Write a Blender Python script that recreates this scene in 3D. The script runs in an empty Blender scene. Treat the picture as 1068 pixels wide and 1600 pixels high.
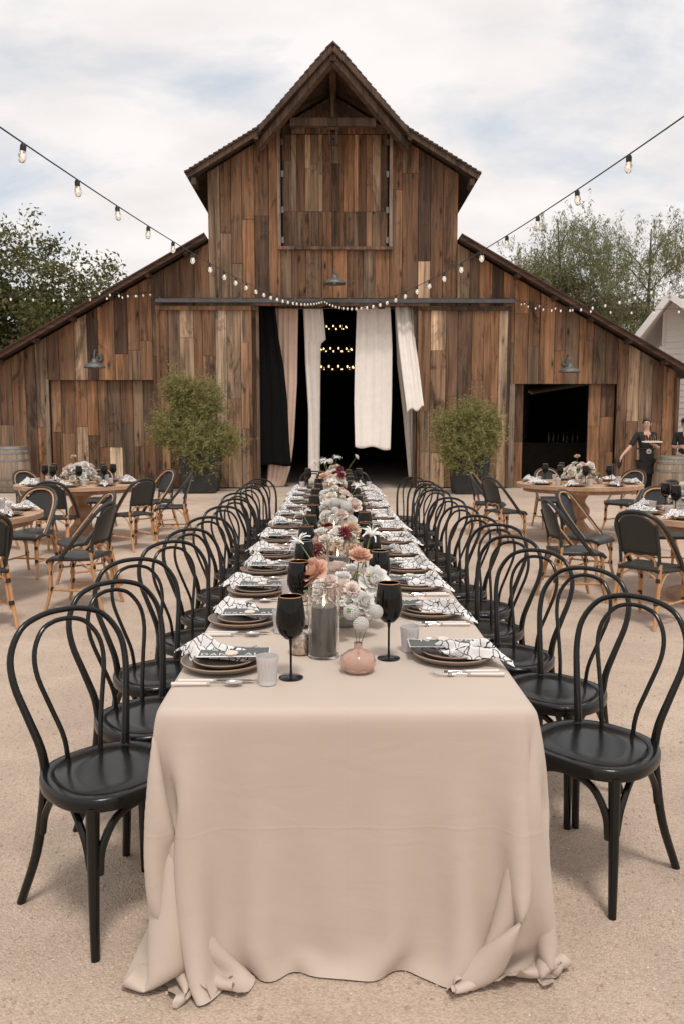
import bpy, math, random
import numpy as np
from mathutils import Vector, Matrix, noise as mnoise
random.seed(11); rng = np.random.default_rng(11)
sc = bpy.context.scene
R = math.radians; PI = math.pi

# ---------------------------------------------------------------- camera, sky, sun, exposure
F, HZ, VX, CH = 1244.0, 666.0, 519.0, 1.53          # focal length and horizon in photo pixels, eye height in metres
PITCH, YAW = math.atan2(800 - HZ, F), math.atan2(534 - VX, F)
cam = bpy.data.objects.new('camera', bpy.data.cameras.new('camera')); sc.collection.objects.link(cam)
cam.location = (0, 0, CH); cam.rotation_euler = (PI / 2 - PITCH, 0, -YAW)
cam.data.sensor_fit = 'VERTICAL'; cam.data.sensor_height = 36; cam.data.sensor_width = 24
cam.data.lens = F / 1600 * 36; cam.data.clip_end = 2000; cam.data.clip_start = .05
cam.data.dof.use_dof = True; cam.data.dof.focus_distance = 3.6; cam.data.dof.aperture_fstop = 10
sc.camera = cam
_fw = np.array([math.sin(YAW) * math.cos(PITCH), math.cos(YAW) * math.cos(PITCH), -math.sin(PITCH)])
_rt = np.array([math.cos(YAW), -math.sin(YAW), 0]); _up = np.cross(_rt, _fw); _C = np.array([0, 0, CH])
def ray(px, py): return _fw + _rt * ((px - 534) / F) + _up * ((800 - py) / F)
def ony(px, py, Y):
    d = ray(px, py); return _C + d * (Y / d[1])
def proj(p):
    p = np.asarray(p, float) - _C; z = p @ _fw
    return (534 + F * (p @ _rt) / z, 800 - F * (p @ _up) / z)

SUN_EL, SUN_AZ = R(66), R(168)          # azimuth clockwise from +Y: a veiled sun high behind the camera, a little right
w = bpy.data.worlds.new('World'); sc.world = w; w.use_nodes = True
nt = w.node_tree; N = nt.nodes; L = nt.links
bg = N['Background']; bg.inputs['Strength'].default_value = 0.1
sky = N.new('ShaderNodeTexSky'); sky.sky_type = 'NISHITA'; sky.sun_disc = False
sky.sun_elevation = SUN_EL; sky.sun_rotation = SUN_AZ; sky.altitude = 200; sky.dust_density = 2.0
tc = N.new('ShaderNodeTexCoord'); sep = N.new('ShaderNodeSeparateXYZ'); L.new(tc.outputs['Generated'], sep.inputs[0])
zz = N.new('ShaderNodeMath'); zz.operation = 'MAXIMUM'; zz.inputs[1].default_value = 0.0; L.new(sep.outputs['Z'], zz.inputs[0])
za = N.new('ShaderNodeMath'); za.operation = 'ADD'; za.inputs[1].default_value = 0.28; L.new(zz.outputs[0], za.inputs[0])
dv = N.new('ShaderNodeVectorMath'); dv.operation = 'DIVIDE'; cb = N.new('ShaderNodeCombineXYZ')
for i in range(3): L.new(za.outputs[0], cb.inputs[i])
L.new(tc.outputs['Generated'], dv.inputs[0]); L.new(cb.outputs[0], dv.inputs[1])
mp = N.new('ShaderNodeMapping'); mp.inputs['Location'].default_value = (3.1, 1.9, 0); mp.inputs['Scale'].default_value = (1, 1.5, .6)
L.new(dv.outputs[0], mp.inputs[0])
n1 = N.new('ShaderNodeTexNoise'); n1.inputs['Scale'].default_value = 2.1; n1.inputs['Detail'].default_value = 9; n1.inputs['Roughness'].default_value = .58
n1.inputs['Distortion'].default_value = .25; L.new(mp.outputs[0], n1.inputs[0])
cr = N.new('ShaderNodeValToRGB'); cr.color_ramp.elements[0].position = .30; cr.color_ramp.elements[1].position = .50
L.new(n1.outputs[0], cr.inputs[0])
n2 = N.new('ShaderNodeTexNoise'); n2.inputs['Scale'].default_value = 3.4; n2.inputs['Detail'].default_value = 8; L.new(mp.outputs[0], n2.inputs[0])
cc = N.new('ShaderNodeValToRGB'); cc.color_ramp.elements[0].position = .32; cc.color_ramp.elements[1].position = .62
cc.color_ramp.elements[0].color = (6.5, 6.2, 6.1, 1); cc.color_ramp.elements[1].color = (7.5, 7.1, 6.95, 1); L.new(n2.outputs[0], cc.inputs[0])
hz = N.new('ShaderNodeMixRGB'); hz.inputs[0].default_value = .7; hz.inputs[2].default_value = (6.0, 6.3, 6.5, 1); L.new(sky.outputs[0], hz.inputs[1])
mx = N.new('ShaderNodeMixRGB'); L.new(cr.outputs[0], mx.inputs[0]); L.new(hz.outputs[0], mx.inputs[1]); L.new(cc.outputs[0], mx.inputs[2])
L.new(mx.outputs[0], bg.inputs['Color'])
sl = bpy.data.lights.new('sun', 'SUN'); sl.energy = 1.5; sl.angle = R(11); sl.color = (1, .94, .86)
so = bpy.data.objects.new('sun', sl); sc.collection.objects.link(so)
sd = Vector((math.sin(SUN_AZ) * math.cos(SUN_EL), math.cos(SUN_AZ) * math.cos(SUN_EL), math.sin(SUN_EL)))
so.rotation_euler = (-sd).to_track_quat('-Z', 'Y').to_euler()
sc.view_settings.view_transform = 'Standard'; sc.view_settings.look = 'None'
sc.view_settings.exposure = 0.42; sc.view_settings.gamma = 1; sc.view_settings.use_curve_mapping = False

# ---------------------------------------------------------------- materials
def new_mat(name):
    m = bpy.data.materials.new(name); m.use_nodes = True
    return m, m.node_tree.nodes, m.node_tree.links, m.node_tree.nodes['Principled BSDF']
def nd(N, t, **kw):
    n = N.new(t)
    for k, v in kw.items():
        if hasattr(n, k): setattr(n, k, v)
        else: n.inputs[k.replace('_', ' ')].default_value = v
    return n
def ramp(N, *stops):
    r = N.new('ShaderNodeValToRGB'); e = r.color_ramp.elements
    while len(e) < len(stops): e.new(.5)
    for q, (p, c) in zip(e, stops):
        q.position = p; q.color = (c, c, c, 1) if isinstance(c, (int, float)) else (*c, 1)
    return r
def coords(N, L, scale, rnd=True, kind='Object'):
    t = N.new('ShaderNodeTexCoord'); m = N.new('ShaderNodeMapping'); m.inputs['Scale'].default_value = scale
    src = t.outputs[kind]
    if rnd:
        oi = N.new('ShaderNodeObjectInfo'); mu = nd(N, 'ShaderNodeMath', operation='MULTIPLY'); mu.inputs[1].default_value = 37.0
        ad = nd(N, 'ShaderNodeVectorMath', operation='ADD'); L.new(oi.outputs['Random'], mu.inputs[0]); L.new(mu.outputs[0], ad.inputs[1]); L.new(src, ad.inputs[0]); src = ad.outputs[0]
    L.new(src, m.inputs[0]); return m.outputs[0]
def bump(N, L, P, h, strength=.3, dist=.01):
    b = N.new('ShaderNodeBump'); b.inputs['Strength'].default_value = strength; b.inputs['Distance'].default_value = dist
    L.new(h, b.inputs['Height']); L.new(b.outputs[0], P.inputs['Normal']); return b
def mat(name, col, rough=.6, metal=0, var=.12, scale=8, bmp=0, bscale=60, bdist=.004, **kw):
    """colour with soft mottling and fine relief"""
    m, N, L, P = new_mat(name)
    P.inputs['Roughness'].default_value = rough; P.inputs['Metallic'].default_value = metal
    for k, v in kw.items(): P.inputs[k.replace('_', ' ')].default_value = v
    if var:
        c = coords(N, L, (scale,) * 3); n = nd(N, 'ShaderNodeTexNoise', Scale=1.0, Detail=5.0); L.new(c, n.inputs[0])
        r = ramp(N, (.3, tuple(x * (1 - var) for x in col)), (.7, tuple(min(1, x * (1 + var)) for x in col))); L.new(n.outputs[0], r.inputs[0])
        L.new(r.outputs[0], P.inputs['Base Color'])
    else: P.inputs['Base Color'].default_value = (*col, 1)
    if bmp:
        c = coords(N, L, (bscale,) * 3, False); n = nd(N, 'ShaderNodeTexNoise', Scale=1.0, Detail=4.0); L.new(c, n.inputs[0]); bump(N, L, P, n.outputs[0], bmp, bdist)
    return m
def wood_mat(name, use_obj=True, col=(.13, .07, .04), axis='Z', fine=1.0, knots=True, rough=.8, contrast=1.0, bmp=.5):
    m, N, L, P = new_mat(name); P.inputs['Roughness'].default_value = rough
    s = {'Z': (16, 16, .55), 'X': (.55, 16, 16), 'Y': (16, .55, 16)}[axis]; s = tuple(x * fine for x in s)
    c = coords(N, L, s); n = nd(N, 'ShaderNodeTexNoise', Scale=1.0, Detail=7.0, Roughness=.66, Distortion=.6); L.new(c, n.inputs[0])
    s2 = {'Z': (3.5, 3.5, .35), 'X': (.35, 3.5, 3.5), 'Y': (3.5, .35, 3.5)}[axis]; s2 = tuple(x * fine for x in s2)
    c2 = coords(N, L, s2); n2 = nd(N, 'ShaderNodeTexNoise', Scale=1.0, Detail=5.0, Roughness=.6, Distortion=.8); L.new(c2, n2.inputs[0])
    k = contrast
    r1 = ramp(N, (.3, 1 - .75 * k), (.48, .92), (.7, 1 + .45 * k)); L.new(n.outputs[0], r1.inputs[0])
    r2 = ramp(N, (.3, 1 - .66 * k), (.52, 1.0), (.72, 1 + .45 * k)); L.new(n2.outputs[0], r2.inputs[0])
    mu = nd(N, 'ShaderNodeMixRGB', blend_type='MULTIPLY'); mu.inputs[0].default_value = 1; L.new(r1.outputs[0], mu.inputs[1]); L.new(r2.outputs[0], mu.inputs[2])
    m2 = nd(N, 'ShaderNodeMixRGB', blend_type='MULTIPLY'); m2.inputs[0].default_value = 1; L.new(mu.outputs[0], m2.inputs[2])
    if use_obj:
        oi = N.new('ShaderNodeObjectInfo'); L.new(oi.outputs['Color'], m2.inputs[1])
    else: m2.inputs[1].default_value = (*col, 1)
    out = m2.outputs[0]
    if use_obj:      # grey weathering in long streaks
        c4 = coords(N, L, (5, 5, .3)); n4 = nd(N, 'ShaderNodeTexNoise', Scale=1.0, Detail=6.0, Roughness=.6); L.new(c4, n4.inputs[0])
        r4 = ramp(N, (.5, 0.0), (.72, .55)); L.new(n4.outputs[0], r4.inputs[0])
        wx = nd(N, 'ShaderNodeMixRGB'); L.new(r4.outputs[0], wx.inputs[0]); L.new(out, wx.inputs[1]); wx.inputs[2].default_value = (.20, .135, .085, 1); out = wx.outputs[0]
    if knots:
        c3 = coords(N, L, (4.2 * fine, 4.2 * fine, 1.3 * fine)); v = nd(N, 'ShaderNodeTexVoronoi', Scale=1.0); L.new(c3, v.inputs[0])
        r3 = ramp(N, (.06, .12), (.11, .6), (.2, 1.0)); L.new(v.outputs['Distance'], r3.inputs[0])
        m3 = nd(N, 'ShaderNodeMixRGB', blend_type='MULTIPLY'); m3.inputs[0].default_value = 1; L.new(out, m3.inputs[1]); L.new(r3.outputs[0], m3.inputs[2]); out = m3.outputs[0]
    if use_obj:      # dark water stains and black checks
        c5 = coords(N, L, (2.2, 2.2, .8)); n5 = nd(N, 'ShaderNodeTexNoise', Scale=1.0, Detail=8.0, Roughness=.7, Distortion=1.5); L.new(c5, n5.inputs[0])
        r5 = ramp(N, (.34, .30), (.46, 1.0)); L.new(n5.outputs[0], r5.inputs[0]); c6 = coords(N, L, (55, 55, 1.1)); n6 = nd(N, 'ShaderNodeTexNoise', Scale=1.0, Detail=3.0); L.new(c6, n6.inputs[0])
        r6 = ramp(N, (.30, .35), (.37, 1.0)); L.new(n6.outputs[0], r6.inputs[0])
        for q in (r5, r6):
            m5 = nd(N, 'ShaderNodeMixRGB', blend_type='MULTIPLY'); m5.inputs[0].default_value = 1; L.new(out, m5.inputs[1]); L.new(q.outputs[0], m5.inputs[2]); out = m5.outputs[0]
    L.new(out, P.inputs['Base Color'])
    if bmp: bump(N, L, P, n.outputs[0], bmp, .012)
    return m
def objcol_mat(name, rough=.6, var=.25, scale=30, sub=0, tr=0, **kw):
    m, N, L, P = new_mat(name); P.inputs['Roughness'].default_value = rough
    for k, v in kw.items(): P.inputs[k.replace('_', ' ')].default_value = v
    oi = N.new('ShaderNodeObjectInfo'); c = coords(N, L, (scale,) * 3); n = nd(N, 'ShaderNodeTexNoise', Scale=1.0, Detail=4.0); L.new(c, n.inputs[0])
    r = ramp(N, (.3, 1 - var), (.7, 1 + var)); L.new(n.outputs[0], r.inputs[0])
    mu = nd(N, 'ShaderNodeMixRGB', blend_type='MULTIPLY'); mu.inputs[0].default_value = 1; L.new(oi.outputs['Color'], mu.inputs[1]); L.new(r.outputs[0], mu.inputs[2]); L.new(mu.outputs[0], P.inputs['Base Color'])
    if tr:
        t = N.new('ShaderNodeBsdfTranslucent'); L.new(mu.outputs[0], t.inputs[0]); xs_ = N.new('ShaderNodeMixShader'); xs_.inputs[0].default_value = tr; L.new(P.outputs[0], xs_.inputs[1]); L.new(t.outputs[0], xs_.inputs[2]); L.new(xs_.outputs[0], N['Material Output'].inputs[0])
    if sub: P.inputs['Subsurface Weight'].default_value = sub; P.inputs['Subsurface Radius'].default_value = (.02, .01, .008)
    return m
def leaf_mat(name, a, b, rough=.55, tr=.35):
    """leaf colour varies over the crown; some light passes through"""
    m, N, L, P = new_mat(name); P.inputs['Roughness'].default_value = rough
    g = N.new('ShaderNodeNewGeometry'); r = ramp(N, (0, a), (1, b)); L.new(g.outputs['Random Per Island'], r.inputs[0]); L.new(r.outputs[0], P.inputs['Base Color'])
    t = N.new('ShaderNodeBsdfTranslucent'); L.new(r.outputs[0], t.inputs[0]); mxs = N.new('ShaderNodeMixShader'); mxs.inputs[0].default_value = tr
    L.new(P.outputs[0], mxs.inputs[1]); L.new(t.outputs[0], mxs.inputs[2]); L.new(mxs.outputs[0], N['Material Output'].inputs[0]); return m

M = {}
M['board'] = wood_mat('weathered barn board')
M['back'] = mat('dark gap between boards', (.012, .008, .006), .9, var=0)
M['beam'] = wood_mat('old beam wood', False, (.085, .05, .03), knots=False)
M['fascia'] = wood_mat('rust brown fascia', False, (.075, .036, .022), axis='X', knots=False)
M['shingle'] = mat('weathered shingle', (.07, .045, .03), .85, var=.4, scale=6)
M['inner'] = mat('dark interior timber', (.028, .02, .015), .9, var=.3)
M['steel'] = mat('galvanised rail', (.10, .10, .10), .45, .6, var=.2)
M['hinge'] = mat('zinc hinge', (.2, .2, .2), .4, .8)
M['slab'] = mat('concrete', (.47, .39, .32), .9, var=.12, scale=2, bmp=.2)
M['paint'] = mat('black painted wood', (.006, .0061, .0055), .21, var=.2, scale=5, bmp=.05, bscale=90, bdist=.002, Specular_IOR_Level=.40)
M['rattan'] = wood_mat('rattan pole', False, (.56, .29, .13), fine=3, knots=False, rough=.38, contrast=.4, bmp=.1)
M['bind'] = mat('black binding', (.012, .012, .012), .5, bmp=.4, bscale=150)
M['tabletop'] = wood_mat('pale table wood', False, (.50, .31, .19), axis='X', fine=.8, knots=False, rough=.55, contrast=.45, bmp=.15)
M['tableleg'] = wood_mat('pale turned wood', False, (.42, .25, .15), fine=.8, knots=False, rough=.6, contrast=.45, bmp=.15)
M['planter'] = mat('dark concrete planter', (.030, .031, .030), .75, var=.3, scale=6, bmp=.3, bscale=30)
M['soil'] = mat('soil', (.03, .02, .014), 1)
M['drape_white'] = mat('ivory chiffon', (.74, .68, .62), .85, var=.04, bmp=.1, bscale=20, bdist=.02)
M['drape_blush'] = mat('blush chiffon', (.62, .45, .36), .85, var=.04)
M['drape_black'] = mat('black chiffon', (.007, .007, .0065), .95, var=.1, Specular_IOR_Level=.1)
M['blackglass'] = mat('black glass', (.002, .002, .002), .03, var=0, Specular_IOR_Level=.35)
M['gold'] = mat('gilt rim', (.62, .33, .17), .25, 1, var=0)
M['plate'] = mat('grey brown stoneware', (.15, .125, .105), .38, var=.15, scale=14)
M['platerim'] = mat('bare tan rim', (.40, .26, .17), .5, var=.1)
M['cardgrey'] = mat('grey card', (.10, .105, .10), .6, var=.08, scale=40)
M['white'] = mat('white paper', (.76, .74, .72), .7, var=.02)
M['token'] = mat('cast plaster token', (.72, .60, .52), .6, var=.08, bmp=.3, bscale=120)
M['silver'] = mat('cutlery steel', (.66, .63, .60), .22, 1, var=.05)
M['pearl'] = mat('pearl handle', (.68, .62, .57), .3, var=.06)
M['ash'] = mat('ash grey ceramic', (.56, .53, .52), .3, var=.04, Transmission_Weight=.0, Coat_Weight=.3)
M['stone'] = mat('rough grey stoneware', (.27, .26, .255), .7, var=.3, scale=20, bmp=.4, bscale=50)
M['wax'] = mat('grey candle wax', (.13, .125, .115), .35, var=.15, scale=12)
M['wick'] = mat('burnt wick', (.01, .01, .01), .9, var=0)
M['stem'] = mat('flower stem', (.16, .22, .07), .6)
M['petal'] = objcol_mat('petal', .6, .06, 60, tr=.22)
M['bronzeleaf'] = mat('bronze leaf', (.085, .042, .022), .5, var=.4, scale=30)
M['greenleaf'] = mat('green leaf', (.10, .15, .05), .5, var=.35, scale=30)
M['bark'] = mat('bark', (.10, .075, .055), .9, var=.3, bmp=.5, bscale=20)
M['leaf_oak'] = leaf_mat('oak leaves', (.045, .055, .018), (.21, .20, .07))
M['leaf_pepper'] = leaf_mat('pepper tree leaves', (.12, .13, .05), (.30, .29, .14))
M['leaf_dark'] = leaf_mat('dusky leaves', (.08, .08, .03), (.22, .19, .08))
M['leaf_shrub'] = leaf_mat('feathery shrub', (.16, .165, .05), (.46, .43, .18), tr=.4)
M['barrel'] = wood_mat('barrel oak', False, (.33, .25, .18), knots=False, contrast=.5)
M['barrelhoop'] = mat('barrel hoop', (.22, .23, .23), .5, .5)
M['siding'] = mat('white siding', (.80, .77, .74), .6, var=.03)
M['greyroof'] = mat('grey shingles', (.22, .20, .18), .9, var=.3, scale=8)
M['lamp'] = mat('galvanised lamp', (.135, .135, .13), .55, .35, var=.25, scale=12)
M['cable'] = mat('cable', (.012, .012, .012), .5, var=0)
M['skin'] = mat('skin', (.55, .33, .24), .5, var=.05)
M['hair'] = mat('dark brown hair', (.03, .018, .012), .45, var=.2)
M['black_cloth'] = mat('black cotton', (.010, .010, .010), .8, var=.2)
M['apron'] = mat('charcoal apron', (.017, .017, .016), .85, var=.2)
M['lip'] = mat('lip', (.42, .16, .13), .5, var=0)
def glass_mat(name, col=(1, 1, 1), rough=0.0, ior=1.45):
    m, N, L, P = new_mat(name); P.inputs['Base Color'].default_value = (*col, 1); P.inputs['Transmission Weight'].default_value = 1
    P.inputs['Roughness'].default_value = rough; P.inputs['IOR'].default_value = ior; return m
M['glass'] = glass_mat('clear glass', (.98, .97, .96))
M['pinkglass'] = glass_mat('peach glass', (.93, .70, .60), .06); M['pinkglass'].node_tree.nodes['Principled BSDF'].inputs['Transmission Weight'].default_value = .75
M['mercury'] = mat('mercury glass', (.55, .47, .40), .22, .8, var=.5, scale=70, bmp=.8, bscale=90, bdist=.004)
def emis_mat(name, col, s):
    m, N, L, P = new_mat(name); P.inputs['Base Color'].default_value = (*col, 1); P.inputs['Emission Color'].default_value = (*col, 1); P.inputs['Emission Strength'].default_value = s; return m
M['flame'] = emis_mat('candle flame', (1, .66, .32), 6)
M['filament'] = emis_mat('lit bulb', (1, .80, .58), .8)
m, N_, L_, P_ = new_mat('festoon bulb glass'); P_.inputs['Base Color'].default_value = (.9, .86, .82, 1); P_.inputs['Roughness'].default_value = .06
P_.inputs['Emission Color'].default_value = (1, .86, .70, 1); P_.inputs['Emission Strength'].default_value = .02; P_.inputs['Transmission Weight'].default_value = .8; M['bulb'] = m
m, N_, L_, P_ = new_mat('warm chandelier bulb'); P_.inputs['Emission Color'].default_value = (1, .62, .30, 1); P_.inputs['Emission Strength'].default_value = 2.2; M['warmbulb'] = m
# woven black cane
m, N_, L_, P_ = new_mat('black cane weave'); P_.inputs['Roughness'].default_value = .38
c = coords(N_, L_, (1, 1, 1), False, 'UV'); ck = nd(N_, 'ShaderNodeTexChecker', Scale=1.0); L_.new(c, ck.inputs[0])
ck.inputs['Color1'].default_value = (.006, .0065, .006, 1); ck.inputs['Color2'].default_value = (.045, .047, .045, 1)
L_.new(ck.outputs[0], P_.inputs['Base Color']); bump(N_, L_, P_, ck.outputs[1], .5, .004); M['cane'] = m
# printed napkin
m, N_, L_, P_ = new_mat('black line print napkin'); P_.inputs['Roughness'].default_value = .85
c = coords(N_, L_, (24, 24, 24)); nz = nd(N_, 'ShaderNodeTexNoise', Scale=1.2, Detail=2.0); L_.new(c, nz.inputs[0])
ax = nd(N_, 'ShaderNodeMixRGB'); ax.inputs[0].default_value = .35; L_.new(c, ax.inputs[1]); L_.new(nz.outputs['Color'], ax.inputs[2])
v = nd(N_, 'ShaderNodeTexVoronoi', feature='DISTANCE_TO_EDGE', Scale=2.1); L_.new(ax.outputs[0], v.inputs[0])
r = ramp(N_, (.03, (.012, .012, .014)), (.05, (.76, .74, .73))); L_.new(v.outputs['Distance'], r.inputs[0]); L_.new(r.outputs[0], P_.inputs['Base Color']); M['napkin'] = m
# tablecloth linen
m, N_, L_, P_ = new_mat('beige tablecloth'); P_.inputs['Roughness'].default_value = .78; P_.inputs['Sheen Weight'].default_value = .08
c = coords(N_, L_, (3, 3, 3), False); n = nd(N_, 'ShaderNodeTexNoise', Scale=1.0, Detail=6.0); L_.new(c, n.inputs[0])
r = ramp(N_, (.3, (.505, .418, .35)), (.7, (.54, .448, .375))); L_.new(n.outputs[0], r.inputs[0]); L_.new(r.outputs[0], P_.inputs['Base Color'])
c = coords(N_, L_, (5, 5, 11), False); n = nd(N_, 'ShaderNodeTexNoise', Scale=1.0, Detail=4.0, Distortion=1.2); L_.new(c, n.inputs[0]); bp = bump(N_, L_, P_, n.outputs[0], .10, .02)
# pressed fold lines and fine weave
tcx = N_.new('ShaderNodeTexCoord'); sp_ = N_.new('ShaderNodeSeparateXYZ'); L_.new(tcx.outputs['Object'], sp_.inputs[0]); acc = None
for ch_, v0 in (('X', .045), ('Z', .43)):
    a_ = nd(N_, 'ShaderNodeMath', operation='SUBTRACT'); L_.new(sp_.outputs[ch_], a_.inputs[0]); a_.inputs[1].default_value = v0
    b_ = nd(N_, 'ShaderNodeMath', operation='ABSOLUTE'); L_.new(a_.outputs[0], b_.inputs[0]); c_ = ramp(N_, (0, 1.0), (.006, 0.0)); L_.new(b_.outputs[0], c_.inputs[0])
    if acc is None: acc = c_.outputs[0]
    else:
        d_ = nd(N_, 'ShaderNodeMath', operation='ADD'); L_.new(acc, d_.inputs[0]); L_.new(c_.outputs[0], d_.inputs[1]); acc = d_.outputs[0]
wv_ = nd(N_, 'ShaderNodeTexNoise', Scale=420.0, Detail=2.0); L_.new(tcx.outputs['Object'], wv_.inputs[0]); wm_ = nd(N_, 'ShaderNodeMath', operation='MULTIPLY'); wm_.inputs[1].default_value = .35; L_.new(wv_.outputs[0], wm_.inputs[0])
d_ = nd(N_, 'ShaderNodeMath', operation='ADD'); L_.new(acc, d_.inputs[0]); L_.new(wm_.outputs[0], d_.inputs[1])
bp2 = N_.new('ShaderNodeBump'); bp2.inputs['Strength'].default_value = .16; bp2.inputs['Distance'].default_value = .0025; L_.new(d_.outputs[0], bp2.inputs['Height']); L_.new(bp.outputs[0], bp2.inputs['Normal']); L_.new(bp2.outputs[0], P_.inputs['Normal']); M['linen'] = m
# gravel ground
m, N_, L_, P_ = new_mat('decomposed granite'); P_.inputs['Roughness'].default_value = .95
c = coords(N_, L_, (1, 1, 1), False); n = nd(N_, 'ShaderNodeTexNoise', Scale=.55, Detail=8.0, Roughness=.6); L_.new(c, n.inputs[0])
r = ramp(N_, (.3, (.445, .345, .268)), (.5, (.51, .398, .312)), (.72, (.57, .447, .355))); L_.new(n.outputs[0], r.inputs[0])
v = nd(N_, 'ShaderNodeTexVoronoi', Scale=150.0); L_.new(c, v.inputs[0]); rv = ramp(N_, (0, .80), (.5, 1.0), (1, 1.2))
sx = N_.new('ShaderNodeSeparateXYZ'); L_.new(v.outputs['Color'], sx.inputs[0]); L_.new(sx.outputs[0], rv.inputs[0])
mu = nd(N_, 'ShaderNodeMixRGB', blend_type='MULTIPLY'); mu.inputs[0].default_value = .75; L_.new(rv.outputs[0], mu.inputs[2])
nbig = nd(N_, 'ShaderNodeTexNoise', Scale=.22, Detail=5.0, Distortion=.8); L_.new(c, nbig.inputs[0]); rbig = ramp(N_, (.32, .84), (.6, 1.04)); L_.new(nbig.outputs[0], rbig.inputs[0])
nmid = nd(N_, 'ShaderNodeTexNoise', Scale=3.2, Detail=6.0, Distortion=.5); L_.new(c, nmid.inputs[0]); rmid = ramp(N_, (.35, .90), (.6, 1.03)); L_.new(nmid.outputs[0], rmid.inputs[0])
mb = nd(N_, 'ShaderNodeMixRGB', blend_type='MULTIPLY'); mb.inputs[0].default_value = 1; L_.new(r.outputs[0], mb.inputs[1]); L_.new(rbig.outputs[0], mb.inputs[2])
mm_ = nd(N_, 'ShaderNodeMixRGB', blend_type='MULTIPLY'); mm_.inputs[0].default_value = 1; L_.new(mb.outputs[0], mm_.inputs[1]); L_.new(rmid.outputs[0], mm_.inputs[2]); L_.new(mm_.outputs[0], mu.inputs[1]); L_.new(mu.outputs[0], P_.inputs['Base Color'])
nb = nd(N_, 'ShaderNodeTexNoise', Scale=70.0, Detail=6.0, Roughness=.7); L_.new(c, nb.inputs[0])
sb = nd(N_, 'ShaderNodeMath', operation='SUBTRACT'); L_.new(nb.outputs[0], sb.inputs[0]); L_.new(v.outputs['Distance'], sb.inputs[1])
nb2 = nd(N_, 'ShaderNodeTexNoise', Scale=6.0, Detail=3.0); L_.new(c, nb2.inputs[0]); ml = nd(N_, 'ShaderNodeMath', operation='MULTIPLY'); ml.inputs[1].default_value = 2.5; L_.new(nb2.outputs[0], ml.inputs[0])
sm = nd(N_, 'ShaderNodeMath', operation='ADD'); L_.new(sb.outputs[0], sm.inputs[0]); L_.new(ml.outputs[0], sm.inputs[1])
bump(N_, L_, P_, sm.outputs[0], .5, .008); M['gravel'] = m
M['pebble'] = leaf_mat('granite pebbles', (.34, .24, .17), (.60, .48, .38), .9, 0.0)

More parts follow.
